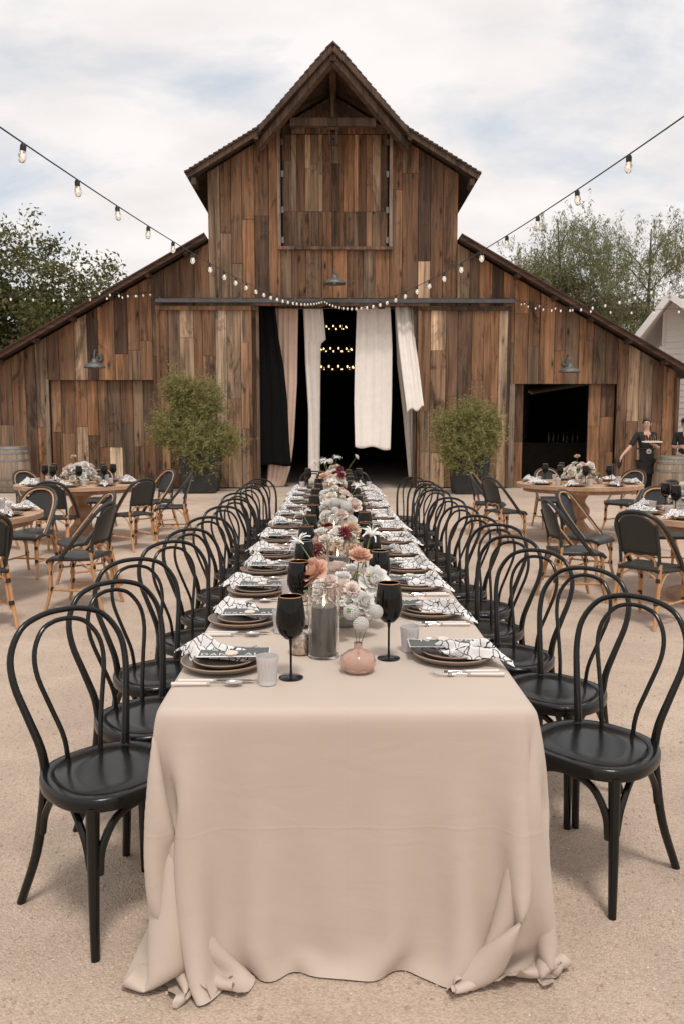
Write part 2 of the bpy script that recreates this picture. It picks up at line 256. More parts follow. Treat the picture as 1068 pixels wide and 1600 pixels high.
# ---------------------------------------------------------------- mesh helpers
class MB:
    def __init__(s): s.v = []; s.f = []; s.m = []; s.uv = None
    def add(s, vs, fs, m=0):
        o = len(s.v); s.v += [tuple(p) for p in vs]; s.f += [tuple(i + o for i in f) for f in fs]; s.m += [m] * len(fs); return s
    def box(s, c, d, m=0, X=None):
        x, y, z = (q / 2 for q in d); vs = [Vector((sx * x, sy * y, sz * z)) for sz in (-1, 1) for sy in (-1, 1) for sx in (-1, 1)]
        if X is not None: vs = [X @ p for p in vs]
        vs = [p + Vector(c) for p in vs]
        return s.add(vs, [(0, 2, 3, 1), (4, 5, 7, 6), (0, 1, 5, 4), (2, 6, 7, 3), (0, 4, 6, 2), (1, 3, 7, 5)], m)
    def prism(s, poly, y0, y1, m=0):
        """polygon in (x, z), drawn counter-clockwise seen from -Y, extruded from y0 to y1"""
        n = len(poly); vs = [(x, y0, z) for x, z in poly] + [(x, y1, z) for x, z in poly]
        return s.add(vs, [tuple(range(n)), tuple(range(2 * n - 1, n - 1, -1))] + [(i, i + n, (i + 1) % n + n, (i + 1) % n) for i in range(n)], m)
    def beam(s, a, b, wd, ht, m=0, upv=(0, 0, 1)):
        a, b = Vector(a), Vector(b); d = (b - a); l = d.length; d.normalize(); sd_ = d.cross(Vector(upv)).normalized(); u = sd_.cross(d)
        X = Matrix((sd_, d, u)).transposed(); return s.box((a + b) / 2, (wd, l, ht), m, X)
    def tube(s, pts, r, n=8, m=0, caps=True, closed=False, sq=1.0):
        P = [Vector(p) for p in pts]; k = len(P); rr = r if isinstance(r, (list, tuple)) else [r] * k
        vs = []; T = []
        for i in range(k):
            a = P[(i - 1) % k] if (closed or i) else P[0]; b = P[(i + 1) % k] if (closed or i < k - 1) else P[-1]
            T.append((b - a).normalized())
        u = T[0].orthogonal().normalized()
        for i in range(k):
            if i:
                q = T[i - 1].rotation_difference(T[i]); u = q @ u
            u = (u - T[i] * u.dot(T[i])).normalized(); w_ = T[i].cross(u)
            for j in range(n):
                a = 2 * PI * j / n; vs.append(P[i] + (u * math.cos(a) + w_ * math.sin(a) * sq) * rr[i])
        fs = []
        for i in range(k if closed else k - 1):
            for j in range(n):
                a, b = i * n, ((i + 1) % k) * n; fs.append((a + j, a + (j + 1) % n, b + (j + 1) % n, b + j))
        if caps and not closed: fs += [tuple(range(n - 1, -1, -1)), tuple((k - 1) * n + j for j in range(n))]
        return s.add(vs, fs, m)
    def lathe(s, prof, n=24, m=0, c=(0, 0, 0), close=False, ms=None):
        vs = []; k = len(prof)
        for r_, z in prof:
            for j in range(n):
                a = 2 * PI * j / n; vs.append((c[0] + r_ * math.cos(a), c[1] + r_ * math.sin(a), c[2] + z))
        o = len(s.v); s.v += vs
        for i in range(k if close else k - 1):
            for j in range(n):
                a, b = i * n, ((i + 1) % k) * n
                s.f.append(tuple(o + q for q in (a + j, a + (j + 1) % n, b + (j + 1) % n, b + j))); s.m.append(ms[i] if ms else m)
        return s
    def grid(s, pts, m=0, wrap=False):
        """pts[i][j] -> quads"""
        a = len(pts); b = len(pts[0]); vs = [p for row in pts for p in row]
        return s.add(vs, [(i * b + j, i * b + (j + 1) % b, (i + 1) * b + (j + 1) % b, (i + 1) * b + j) for i in range(a - 1) for j in range(b if wrap else b - 1)], m)
    def mesh(s, name, mats, smooth=True, ang=40):
        me = bpy.data.meshes.new(name); me.from_pydata([tuple(p) for p in s.v], [], s.f)
        for q in (mats if isinstance(mats, (list, tuple)) else [mats]): me.materials.append(M[q] if isinstance(q, str) else q)
        if any(s.m): me.polygons.foreach_set('material_index', s.m)
        if s.uv:
            ul = me.uv_layers.new(name='UVMap'); li = np.zeros(len(me.loops), np.int32); me.loops.foreach_get('vertex_index', li)
            ul.data.foreach_set('uv', np.array(s.uv, np.float32)[li].ravel())
        if smooth:
            me.polygons.foreach_set('use_smooth', [True] * len(me.polygons))
            if ang: me.set_sharp_from_angle(angle=R(ang))
        me.validate(); me.update(); return me
def bez(pts, n=24):
    """smooth curve through points (Catmull-Rom)"""
    P = [Vector(p) for p in pts]; P = [P[0] * 2 - P[1]] + P + [P[-1] * 2 - P[-2]]; out = []; k = len(P) - 3
    for i in range(n + 1):
        t = i / n * k; j = min(int(t), k - 1); t -= j; a, b, c, d = P[j:j + 4]
        out.append(.5 * ((2 * b) + (c - a) * t + (2 * a - 5 * b + 4 * c - d) * t * t + (3 * b - a - 3 * c + d) * t ** 3))
    return out
def ob(name, me, parent=None, loc=(0, 0, 0), rot=(0, 0, 0), scale=None, col=None):
    o = bpy.data.objects.new(name, me); sc.collection.objects.link(o); o.location = loc; o.rotation_euler = rot
    if scale: o.scale = (scale,) * 3 if isinstance(scale, (int, float)) else scale
    if col: o.color = (*col, 1)
    if parent: o.parent = parent
    return o
def tag(o, label, cat, group=None):
    o['label'] = label; o['category'] = cat
    if group: o['group'] = group
    return o
def thing(name, label, cat, loc=(0, 0, 0), rz=0, group=None):
    o = ob(name, None, None, loc, (0, 0, rz)); o.empty_display_size = .1; return tag(o, label, cat, group)
def struct(name, me): o = ob(name, me); o['kind'] = 'structure'; return o
def dup(root, loc, rz, label, parent=None, rot=None):
    kids = [k for k in root.children]
    r_ = root.copy(); sc.collection.objects.link(r_)
    if parent is None:
        r_.location = loc; r_.rotation_euler = rot or (0, 0, rz); r_['label'] = label
    else: r_.parent = parent
    for k in kids: dup(k, None, None, None, r_)
    return r_
ORD = ['first', 'second', 'third', 'fourth', 'fifth', 'sixth', 'seventh', 'eighth', 'ninth', 'tenth', 'eleventh', 'twelfth', 'thirteenth', 'fourteenth']
ORDX = lambda i, n: 'nearest' if i == 0 else ('farthest' if i == n - 1 else ORD[i])
U = random.uniform

# ---------------------------------------------------------------- ground
g = MB(); ticks = [-400, -60, -20, -8, -3, 0, 3, 8, 20, 60, 400]; ty = [-60, -10, -3, 0, 3, 8, 14, 19, 26, 40, 80, 400]
g.grid([[(x, y, 0) for x in ticks] for y in ty]); g.f = [f[::-1] if False else f for f in g.f]
struct('ground', g.mesh('ground', 'gravel', False))
YB = 19.5
g = MB(); g.box((0, 18.95, .006), (17.6, 1.1, .024)); struct('pavement', g.mesh('pavement', 'slab', False))
g = MB(); g.box((0, 26.6, .006), (16.2, 14.1, .02)); struct('barn_floor', g.mesh('barn_floor', 'slab', False))
# loose pebbles near the camera
n = 26000; pts = np.stack([rng.uniform(-2.6, 2.9, n), 1.35 + (rng.random(n) ** 1.6) * 5.5], 1); s = rng.uniform(.0016, .0046, n) * rng.choice([1, 1, 1, 1.7], n)
base = np.array([(1, 0, 0), (0, 1, 0), (-1, 0, 0), (0, -1, 0), (0, 0, .8), (0, 0, -.5)]); fb = np.array([(0, 1, 4), (1, 2, 4), (2, 3, 4), (3, 0, 4)])
ang = rng.uniform(0, 6.28, n); ca, sa = np.cos(ang), np.sin(ang); st = rng.uniform(.7, 1.4, n)
V = base[None] * s[:, None, None]; V[:, :, 0] *= st[:, None]
V = np.stack([V[..., 0] * ca[:, None] - V[..., 1] * sa[:, None] + pts[:, :1], V[..., 0] * sa[:, None] + V[..., 1] * ca[:, None] + pts[:, 1:], V[..., 2] + s[:, None] * .15], 2)
Fc = (fb[None] + (np.arange(n) * 6)[:, None, None]).reshape(-1, 3)
me = bpy.data.meshes.new('pebbles'); me.from_pydata(V.reshape(-1, 3), [], Fc.tolist()); me.materials.append(M['pebble']); me.update()
o = ob('gravel', me); o['kind'] = 'stuff'; tag(o, 'loose tan granite pebbles scattered over the courtyard', 'gravel')

# ---------------------------------------------------------------- barn
XC = .026
def bX(px, py=600, Y=YB): return float(ony(px, py, Y)[0])
def bZ(py, px=520, Y=YB): return float(ony(px, py, Y)[2])
ZA, SU = 9.33, .592                      # ridge height and slope of the upper roof
XW, ZL0, SL = 2.95, 5.98, .56            # clerestory half width, top and slope of the lean-to roofs
XE = 8.32                                # outer wall half width
def z_up(x): return ZA - SU * abs(x - XC)
def z_lo(x): return ZL0 - SL * (abs(x - XC) - XW)
def z_top(x): return (z_up(x) if abs(x - XC) <= XW + .001 else z_lo(x)) - .13
barn = thing('barn', 'large weathered brown plank barn with pointed hay hood', 'barn', (0, YB, 0))
PAL = [((.075, .034, .015), 3.5), ((.14, .062, .024), 5), ((.20, .085, .030), 4.5), ((.13, .075, .040), 3), ((.20, .125, .07), 1.6), ((.27, .175, .105), .8)]
PAL2 = [((.10, .044, .018), 2.4), ((.18, .08, .030), 3.5), ((.25, .125, .055), 3), ((.31, .195, .11), 2.5), ((.37, .255, .165), 1.4)]
PAL3 = [((.16, .075, .035), 1.5), ((.25, .13, .065), 3), ((.33, .21, .125), 3.5), ((.38, .265, .18), 3)]
def pick(p):
    c = random.choices([q[0] for q in p], [q[1] for q in p])[0]; k = U(.85, 1.8); g_ = sum(c) / 3; c = tuple(x * .74 + g_ * q * .26 for x, q in zip(c, (1.35, 1.0, .72))); return tuple(min(.6, x * k) for x in c)
def board(parent, x0, x1, z0, ztop, y, t=.026, pal=PAL, gap=.006):
    """one plank: ztop is a number or a function of x for a cut along the roof"""
    f = ztop if callable(ztop) else (lambda x: ztop)
    a, b = x0 + gap, x1 - gap; y -= U(0, .012); b2 = MB(); zb = z0 + U(.001, .006)
    b2.prism([(a, zb), (b, zb), (b, f(b) - .003), (a, f(a) - .003)], y - YB, y - YB + t)
    return ob('board', b2.mesh('board', 'board', False), parent, col=pick(pal))
def split_len(z0, z1, lo=1.1, hi=3.6):
    out = [z0]
    while z1 - out[-1] > hi:
        out.append(out[-1] + U(lo, hi))
    if len(out) > 1 and z1 - out[-1] < .5: out.pop()
    if len(out) == 1 and z1 - z0 > 1.8 and random.random() < .6: out.append(z0 + (z1 - z0) * U(.3, .7))
    return out
def cols(a, b, wd=.30):
    n = max(1, round((b - a) / wd)); k = [a + (b - a) * i / n + (U(-.045, .045) if 0 < i < n else 0) for i in range(n + 1)]; return k
HOLES = [(bX(78, 660), bX(242, 660), 0, bZ(594, 160)), (bX(401, 620), bX(650, 620), 0, bZ(477)), (bX(799, 660), bX(961, 660), 0, bZ(600, 880)), (bX(438, 300), bX(608, 300), bZ(386), bZ(209))]
req = sorted([XC - XE, XC - XW, XC, XC + XW, XC + XE] + [h[i] for h in HOLES for i in (0, 1)])
wallb = MB(); wall_boards = []
for a, b in zip(req[:-1], req[1:]):
    k = cols(a, b, .31)
    for x0, x1 in zip(k[:-1], k[1:]):
        xm = (x0 + x1) / 2; iv = [(0.0, None)]
        for h in HOLES:
            if h[0] - .01 < xm < h[1] + .01:
                if h[2] <= 0: iv = [(h[3], None)] + ([(0, 0)] if False else [])
                else: iv = [(iv[0][0], h[2]), (h[3], None)]
        if any(h[0] - .01 < xm < h[1] + .01 and h[2] > 0 for h in HOLES):
            z0 = HOLES[1][3] if HOLES[1][0] < xm < HOLES[1][1] else 0.0
            iv = [(z0, HOLES[3][2]), (HOLES[3][3], None)]
        for z0, z1 in iv:
            tz = z_top(xm) if z1 is None else z1
            if tz - z0 < .08: continue
            zt = (lambda x, s_=xm: z_top(XC + (x - XC if abs(x - XC) <= XW else x - XC)) if (abs(s_ - XC) > XW) == (abs(x - XC) > XW) else (z_up(x) if abs(s_ - XC) <= XW else z_lo(x)) - .13) if z1 is None else z1
            f = zt if callable(zt) else (lambda x, q=zt: q)
            wallb.prism([(x0, z0), (x1, z0), (x1, f(x1)), (x0, f(x0))], .03, .07)
            zs = split_len(z0, tz)
            for i, q in enumerate(zs):
                top = zs[i + 1] if i + 1 < len(zs) else zt
                wall_boards.append((x0, x1, q, top, YB))
fw_ = ob('front_wall', wallb.mesh('front_wall', 'back', False), barn)
for a in wall_boards: board(fw_, *a)
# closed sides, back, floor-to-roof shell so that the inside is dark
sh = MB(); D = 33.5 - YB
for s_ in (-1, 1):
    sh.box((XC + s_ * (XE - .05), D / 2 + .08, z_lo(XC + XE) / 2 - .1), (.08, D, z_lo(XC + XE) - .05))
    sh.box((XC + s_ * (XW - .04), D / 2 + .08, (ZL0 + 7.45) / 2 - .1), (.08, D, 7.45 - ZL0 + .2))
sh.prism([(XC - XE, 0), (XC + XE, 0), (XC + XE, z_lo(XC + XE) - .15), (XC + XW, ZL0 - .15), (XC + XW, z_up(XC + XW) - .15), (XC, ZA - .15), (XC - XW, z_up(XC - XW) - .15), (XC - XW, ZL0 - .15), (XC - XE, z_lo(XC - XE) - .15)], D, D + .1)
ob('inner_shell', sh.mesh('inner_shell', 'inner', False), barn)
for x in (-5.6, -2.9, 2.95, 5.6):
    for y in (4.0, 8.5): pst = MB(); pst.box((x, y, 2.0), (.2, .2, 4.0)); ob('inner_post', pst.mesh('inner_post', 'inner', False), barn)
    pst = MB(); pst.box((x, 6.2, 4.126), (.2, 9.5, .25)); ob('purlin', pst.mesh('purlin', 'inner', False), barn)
# roofs
def slab(parent, name, quad, t, matn):
    """quad: corner points of the upper face, counter-clockwise from above; thickness straight down"""
    b = MB(); n_ = len(quad); vs = [Vector(p) for p in quad] + [Vector(p) - Vector((0, 0, t)) for p in quad]
    b.add(vs, [tuple(range(n_)), tuple(range(2 * n_ - 1, n_ - 1, -1))] + [((i + 1) % n_, i, i + n_, (i + 1) % n_ + n_) for i in range(n_)])
    return ob(name, b.mesh(name, matn, False), parent)
YF, YP, YK = -.42, -2.3, -.42          # roof front edge, tip of the prow, where the prow meets the straight edge
XU = 3.36
roofs = {}
for s_ in (-1, 1):
    xe = XC + s_ * XU; xk = XC + s_ * 1.66
    q = [(XC, YP, ZA), (xk, YK, z_up(xk)), (xe, YF, z_up(xe)), (xe, D + .3, z_up(xe)), (XC, D + .3, ZA)]
    if s_ < 0: q = q[::-1]
    q = q[::-1] if False else q
    roofs[s_] = slab(barn, 'upper_roof', q, .05, 'beam')
    xo = XC + s_ * (XE + .38); xi = XC + s_ * (XW + .02)
    q = [(xi, YF, z_lo(xi)), (xo, YF, z_lo(xo)), (xo, D + .3, z_lo(xo)), (xi, D + .3, z_lo(xi))]
    if s_ < 0: q = q[::-1]
    lr = slab(barn, 'lean_to_roof', q, .05, 'shingle')
    b = MB(); b.beam((xi, YF - .012, z_lo(xi) - .06), (xo, YF - .012, z_lo(xo) - .06), .022, .11); ob('fascia_board', b.mesh('fascia_board', 'fascia', False), lr)
    b = MB(); b.beam((xi, YF - .03, z_lo(xi) + .004), (xo, YF - .03, z_lo(xo) + .004), .05, .03); ob('drip_edge', b.mesh('drip_edge', 'fascia', False), lr)
    for q in np.linspace(.5, 5.0, 6):
        b = MB(); b.box((XC + s_ * (XW + q), -.2, z_lo(XC + XW + q) - .13), (.09, .34, .11)); ob('rafter_tail', b.mesh('rafter_tail', 'beam', False), lr)
    # prow fascia, straight fascia, inner rafter
    b = MB(); b.beam((XC + s_ * .012, YP, ZA - .115), (xk + s_ * .16, YK + .1, z_up(xk) - .165), .035, .12); ob('hood_fascia', b.mesh('hood_fascia', 'beam', False), roofs[s_])
    b = MB(); b.beam((XC + s_ * .03, YP + .16, ZA - .29), (xk + s_ * .05, YK + .22, z_up(xk) - .38), .12, .17); ob('hood_rafter', b.mesh('hood_rafter', 'beam', False), roofs[s_])
    b = MB(); b.beam((xk, YK, z_up(xk) - .09), (xe, YF, z_up(xe) - .09), .03, .11); ob('fascia_board', b.mesh('fascia_board', 'beam', False), roofs[s_])
    for q in ((xe - s_ * .15, -.2, z_up(xe) - .19), (xk + s_ * .1, -.22, z_up(xk) - .2)): b = MB(); b.box(q, (.11, .41, .145)); ob('lookout', b.mesh('lookout', 'beam', False), roofs[s_])
    # shingle courses, stepped so that the rake edge is toothed
    b = MB(); nl = 30
    for i in range(nl):
        x0 = XC + s_ * XU * i / nl; x1 = XC + s_ * (XU * (i + 1) / nl + .05)
        yf = lambda x: YP + (YK - YP) * min(1, abs(x - XC) / 1.66) - .05
        P4 = [(x0, yf(x0), z_up(x0) + .012), (x1, yf(x1), z_up(x1) + .05), (x1, D + .3, z_up(x1) + .05), (x0, D + .3, z_up(x0) + .012)]
        P8 = P4 + [(p[0], p[1], p[2] - .04) for p in P4]
        b.add(P8, [(0, 1, 2, 3) if s_ > 0 else (3, 2, 1, 0), (0, 4, 5, 1), (1, 5, 6, 2), (4, 7, 6, 5), (0, 3, 7, 4)])
    o = ob('shingles', b.mesh('shingles', 'shingle', False), roofs[s_]); o['kind'] = 'stuff'
b = MB(); b.beam((XC, YP + .1, ZA - .2), (XC, .1, ZA - .2), .14, .22); rb = ob('ridge_beam', b.mesh('ridge_beam', 'beam', False), barn)
b = MB(); b.box((XC, -.85, 8.28), (1.9, .14, .17)); ob('collar_beam', b.mesh('collar_beam', 'beam', False), barn)
b = MB(); b.box((XC - .01, -.95, 8.66), (.07, .07, .62)); ob('king_post', b.mesh('king_post', 'beam', False), barn)
b = MB(); b.beam((XC - .95, -.55, 8.3), (XC - .1, -.3, 8.86), .1, .16); ob('brace', b.mesh('brace', 'beam', False), barn)
b = MB(); b.beam((XC + .95, -.55, 8.3), (XC + .1, -.3, 8.86), .1, .16); ob('brace', b.mesh('brace', 'beam', False), barn)
b = MB(); b.box((XC - .08, -.75, 8.0), (.035, .16, .34)); b.box((XC + .08, -.75, 8.0), (.035, .16, .34)); b.box((XC, -.75, 8.17), (.26, .2, .05))
b.tube([(XC - .1, -.75, 7.9), (XC + .1, -.75, 7.9)], .02, 8); pl = ob('hoist_block', b.mesh('hoist_block', 'beam', False), barn)
b = MB(); b.tube([(XC - .045, -.75, 7.9), (XC + .045, -.75, 7.9)], .085, 16); ob('wheel', b.mesh('wheel', 'fascia'), pl)
b = MB(); b.tube([(XC, -.75, 7.85), (XC + .01, -.7, 7.72), (XC - .01, -.68, 7.66)], .03, 6); ob('hook', b.mesh('hook', 'beam'), pl)
# hay door: recessed narrow boards in a pale frame
hx0, hx1, hz0, hz1 = HOLES[3]
b = MB(); b.prism([(hx0, hz0), (hx1, hz0), (hx1, hz1), (XC + .9, 8.55), (XC, 9.0), (XC - .9, 8.55), (hx0, hz1)], .06, .1)
hd = ob('hay_door', b.mesh('hay_door', 'back', False), barn)
k = cols(hx0 + .05, hx1 - .05, .165); mid = hz0 + (hz1 - hz0) * .32; mid2 = hz0 + (hz1 - hz0) * .66
for x0, x1 in zip(k[:-1], k[1:]):
    zs = [hz0] + ([mid] if random.random() < .75 else []) + ([mid2 + U(-.05, .3)] if random.random() < .5 else []) + [hz1 - .002]
    for z0, z1 in zip(zs[:-1], zs[1:]): board(hd, x0, x1, z0, z1, YB + .05, gap=.003, pal=PAL2 if random.random() < .3 else PAL)
for x in (hx0 - .03, hx1 + .03):
    b = MB(); b.box((x, -.035, (hz0 + hz1) / 2 + .05), (.075, .09, hz1 - hz0 + .1)); ob('frame', b.mesh('frame', 'board', False), hd, col=(.30, .21, .15))
b = MB(); b.box(((hx0 + hx1) / 2, -.04, hz0 - .04), (hx1 - hx0 + .14, .12, .07)); ob('sill', b.mesh('sill', 'board', False), hd, col=(.17, .10, .065))
for x in (hx0 + .05, hx1 - .05):
    for py in (222, 272, 328, 375):
        b = MB(); b.box((x, -.0, bZ(py)), (.06, .02, .14)); ob('hinge', b.mesh('hinge', 'hinge', False), hd)
# sliding doors
for a, c in ((bX(247, 620, 19.36), bX(395, 620, 19.36)), (bX(651, 620, 19.36), bX(795, 620, 19.36))):
    zt = bZ(478, 520, 19.36); b = MB(); b.box(((a + c) / 2, -.1, zt / 2 + .03), (c - a, .04, zt - .06)); sdn = ob('sliding_door', b.mesh('sliding_door', 'back', False), barn)
    k = cols(a, c, .30); right = a > 0
    for i, (x0, x1) in enumerate(zip(k[:-1], k[1:])):
        zs = split_len(.05, zt, .7, 2.6); inner = (i < 3) if right else (i >= len(k) - 4)
        for q, z0 in enumerate(zs): board(sdn, x0, x1, z0, zs[q + 1] if q + 1 < len(zs) else zt, YB - .135, pal=PAL3 if inner else (PAL2 if random.random() < .5 else PAL))
    for x in (a + .04, c - .04):
        b = MB(); b.box((x, -.165, zt / 2 + .03), (.07, .02, zt - .05)); ob('edge_trim', b.mesh('edge_trim', 'board', False), sdn, col=pick(PAL))
    b = MB(); b.box(((a + c) / 2, -.178, zt - .06), (c - a, .016, .09)); ob('top_rail', b.mesh('top_rail', 'board', False), sdn, col=pick(PAL))
a, c = bX(243, 470, 19.25), bX(804, 470, 19.25); zr = bZ(470, 520, 19.25)
b = MB(); b.box(((a + c) / 2, -.22, zr), (c - a, .09, .085)); rl = ob('door_rail', b.mesh('door_rail', 'steel', False), barn)
b = MB(); b.box(((a + c) / 2, -.06, zr + .075), (c - a + .1, .1, .03)); ob('rail_board', b.mesh('rail_board', 'fascia', False), rl)
for x in np.linspace(a + .1, c - .1, 14):
    b = MB(); b.box((x, -.2, zr + .05), (.05, .06, .05)); ob('hanger', b.mesh('hanger', 'steel', False), rl)
b = MB(); b.box(((bX(398) + bX(652)) / 2, -.02, bZ(477) + .03), (bX(652) - bX(398) + .1, .1, .1)); ob('lintel', b.mesh('lintel', 'board', False), barn, col=(.12, .06, .035))
for x in (bX(402), bX(649)):
    b = MB(); b.box((x, .1, bZ(477) / 2), (.1, .14, bZ(477))); ob('jamb', b.mesh('jamb', 'board', False), barn, col=(.16, .10, .06))
# boarded-up door on the left, recessed
hx0, hx1, _, hz1 = HOLES[0]
b = MB(); b.box(((hx0 + hx1) / 2, .17, hz1 / 2 + .05), (hx1 - hx0 + .1, .04, hz1 + .1)); bd = ob('boarded_door', b.mesh('boarded_door', 'back', False), barn)
k = cols(hx0, hx1, .29)
for x0, x1 in zip(k[:-1], k[1:]):
    zs = split_len(.02, hz1, .6, 1.9)
    for q, z0 in enumerate(zs): board(bd, x0, x1, z0, zs[q + 1] if q + 1 < len(zs) else hz1 + .06, YB + .14, pal=PAL2 if random.random() < .45 else PAL)
b = MB(); b.box((hx0 - .03, -.03, hz1 / 2 + .02), (.1, .05, hz1)); ob('post', b.mesh('post', 'board', False), bd, col=(.24, .18, .13))
b = MB(); b.box(((hx0 + hx1) / 2, .08, hz1 + .05), (hx1 - hx0, .12, .08)); ob('header', b.mesh('header', 'board', False), bd, col=(.05, .03, .02))
# open door on the right with a slid-aside leaf
hx0, hx1, _, hz1 = HOLES[2]
for a, c in ((hx0, bX(818, 660)), (bX(920, 660), hx1)):
    b = MB(); b.box(((a + c) / 2, .17, hz1 / 2 + .05), (c - a, .04, hz1 + .1)); dl = ob('door_leaf', b.mesh('door_leaf', 'back', False), barn)
    k = cols(a, c, .3)
    for x0, x1 in zip(k[:-1], k[1:]):
        zs = split_len(.02, hz1, .7, 1.6)
        for q, z0 in enumerate(zs): board(dl, x0, x1, z0, zs[q + 1] if q + 1 < len(zs) else hz1 + .06, YB + .14, pal=PAL2 if random.random() < .5 else PAL)
b = MB(); b.box(((hx0 + hx1) / 2, .08, hz1 + .05), (hx1 - hx0, .12, .08)); ob('header', b.mesh('header', 'board', False), barn, col=(.05, .03, .02))
b = MB(); b.box((hx0 - .03, -.035, hz1 / 2), (.14, .05, hz1)); ob('door_post', b.mesh('door_post', 'board', False), barn, col=(.25, .19, .14))
b = MB(); b.box((XC + XE + .03, -.02, 1.35), (.09, .1, 2.7)); ob('corner_board', b.mesh('corner_board', 'board', False), barn, col=(.13, .065, .035))
b = MB(); b.box((XC - XE - .03, -.02, 1.35), (.09, .1, 2.7)); ob('corner_board', b.mesh('corner_board', 'board', False), barn, col=(.13, .065, .035))

# inside the barn: ring chandeliers, bar with bottles seen through the side door
def chandelier(px, py, Y, rad, n, label, z_hang):
    p = ony(px, py, Y); t = thing('chandelier', label, 'chandelier', p, 0, 'ring chandeliers inside the barn')
    b = MB(); b.tube([(rad * math.cos(a), rad * math.sin(a), 0) for a in np.linspace(0, 2 * PI, 40, False)], .02, 6, closed=True); ob('ring', b.mesh('ring', 'cable'), t)
    b = MB()
    for a in (0, 2.1, 4.2): b.tube([(rad * math.cos(a), rad * math.sin(a), 0), (0, 0, .9)], .006, 4)
    b.tube([(0, 0, .9), (0, 0, z_hang - p[2])], .008, 4); ob('chain', b.mesh('chain', 'cable'), t)
    b = MB(); b.lathe([(.001, -.035), (.017, -.025), (.022, 0), (.016, .022), (.01, .035), (.001, .035)], 10); me = b.mesh('bulb', 'warmbulb')
    for i in range(n):
        a = 2 * PI * (i + .3) / n; ob('bulb', me, t, (rad * math.cos(a), rad * math.sin(a), .05))
chandelier(524, 577, 24.0, .53, 12, 'lowest ring chandelier of lit warm bulbs inside the barn', 7.6)
chandelier(525, 549, 26.0, .50, 12, 'middle ring chandelier of lit warm bulbs inside the barn', 7.8)
chandelier(523, 514, 29.0, .42, 10, 'highest ring chandelier of lit warm bulbs inside the barn', 8.6)
br = thing('bar_counter', 'dark bar counter just inside the right barn door', 'bar', (6.2, 22.2, .016))
b = MB(); b.box((0, 0, .5), (2.2, .5, 1.0)); ob('cabinet', b.mesh('cabinet', 'inner', False), br)
b = MB(); b.box((0, 0, 1.03), (2.3, .6, .05)); ob('top', b.mesh('top', 'inner', False), br)
b = MB(); b.lathe([(.001, 0), (.037, 0), (.037, .19), (.014, .24), (.014, .3), (.001, .3)], 12); me = b.mesh('bottle', 'glass')
for i in range(7):
    o = ob('bottle', me, None, (6.0 + i * .13, 22.15 + U(-.1, .1), 1.072)); tag(o, f'{"leftmost" if i==0 else ORD[i]} bottle {"" if i==0 else "from the left "}on the bar inside the right barn door', 'bottle', 'bottles on the bar')

# drapes in the big doorway, each hung from its own top edge
def interp(pts, v):
    ys = [p[1] for p in pts]; t = ys[0] + (ys[-1] - ys[0]) * v
    return float(np.interp(t, ys, [p[0] for p in pts])), t
def drape(label, name, Lp, Rp, Yt, Yb, folds, amp, matn, phase=0., hem=0., pw=1.5):
    nu, nv = 60, 48; rows = []
    for i in range(nv + 1):
        v_ = i / nv; row = []; Yc = Yt + (Yb - Yt) * v_ ** pw
        xl, yl = interp(Lp, v_); xr, yr = interp(Rp, v_)
        for j in range(nu + 1):
            u = j / nu; sg = 3 * v_ - 1.5
            y = Yc + amp * .7 * (.9 - .5 * v_) * math.sin(u * folds * 2 * PI + phase + .9 * math.sin(v_ * 2.5 + u * 4)) + .007 * (1 - .6 * v_) * math.sin(u * 41 + v_ * 2 + phase) + .05 * v_ * math.sin(u * 3.1 + v_ * 2.4 + phase)
            py = yl + (yr - yl) * u + (hem * math.sin(u * 9 + phase) * v_ ** 8)
            p = ony(xl + (xr - xl) * u, py, Yc); row.append((p[0], y, max(.03, p[2])))
        rows.append(row)
    b = MB(); b.grid(rows); o = ob(name, b.mesh(name, matn, True, 0)); tag(o, label, 'drape', 'drapes in the barn doorway')
    md = o.modifiers.new('t', 'SOLIDIFY'); md.thickness = .006
    return o
drape('black drape on the left side of the big barn doorway', 'black_drape', [(402.5, 478), (401, 630), (399.5, 726)], [(430, 478), (435.4, 525), (444.4, 579), (449.5, 630), (452, 690), (455.5, 728)], 19.78, 19.72, 3, .03, 'drape_black', .4, 1)
drape('long blush drape partly behind the black drape', 'blush_drape', [(426, 478), (425, 600), (419, 730), (416, 764)], [(466, 478), (464, 600), (459, 690), (454, 730), (444, 762)], 19.95, 19.9, 5, .045, 'drape_blush', 1.4, 1)
drape('narrow ivory drape hanging straight left of the dark gap', 'ivory_drape', [(474, 478), (477.4, 570), (482, 645), (482, 735), (483, 756)], [(504, 478), (509, 531), (501, 537), (500, 630), (499, 735), (499, 757)], 19.9, 19.85, 3, .05, 'drape_white', 2., 1)
drape('wide ivory drape billowing forward with its hem off the ground', 'ivory_drape', [(557, 478), (554, 570), (553, 630), (554.4, 698)], [(609, 478), (612, 543), (611, 630), (609, 702)], 19.85, 19.0, 3, .05, 'drape_white', .2, 2)
drape('ivory drape hanging to the ground at the right door jamb', 'ivory_drape', [(616, 478), (620, 570), (629, 645), (638, 746)], [(647, 478), (645, 560), (644, 645), (644, 746)], 19.95, 19.85, 3, .04, 'drape_white', .9, 1)
drape('ivory drape blown outwards over the right sliding door', 'ivory_drape', [(617, 478), (622, 540), (628, 590), (635, 643)], [(645, 478), (648, 530), (655, 580), (662, 637)], 19.8, 18.7, 2, .07, 'drape_white', 2.6, 3, 1.1)
b = MB(); a, c = bX(400), bX(652); zc = bZ(478) + .0; b.tube([(a - YB * 0, 19.86, zc), (c, 19.86, zc)], .02, 8); tag(ob('curtain_rod', b.mesh('curtain_rod', 'steel')), 'thin metal rod across the top of the big barn doorway', 'rod')

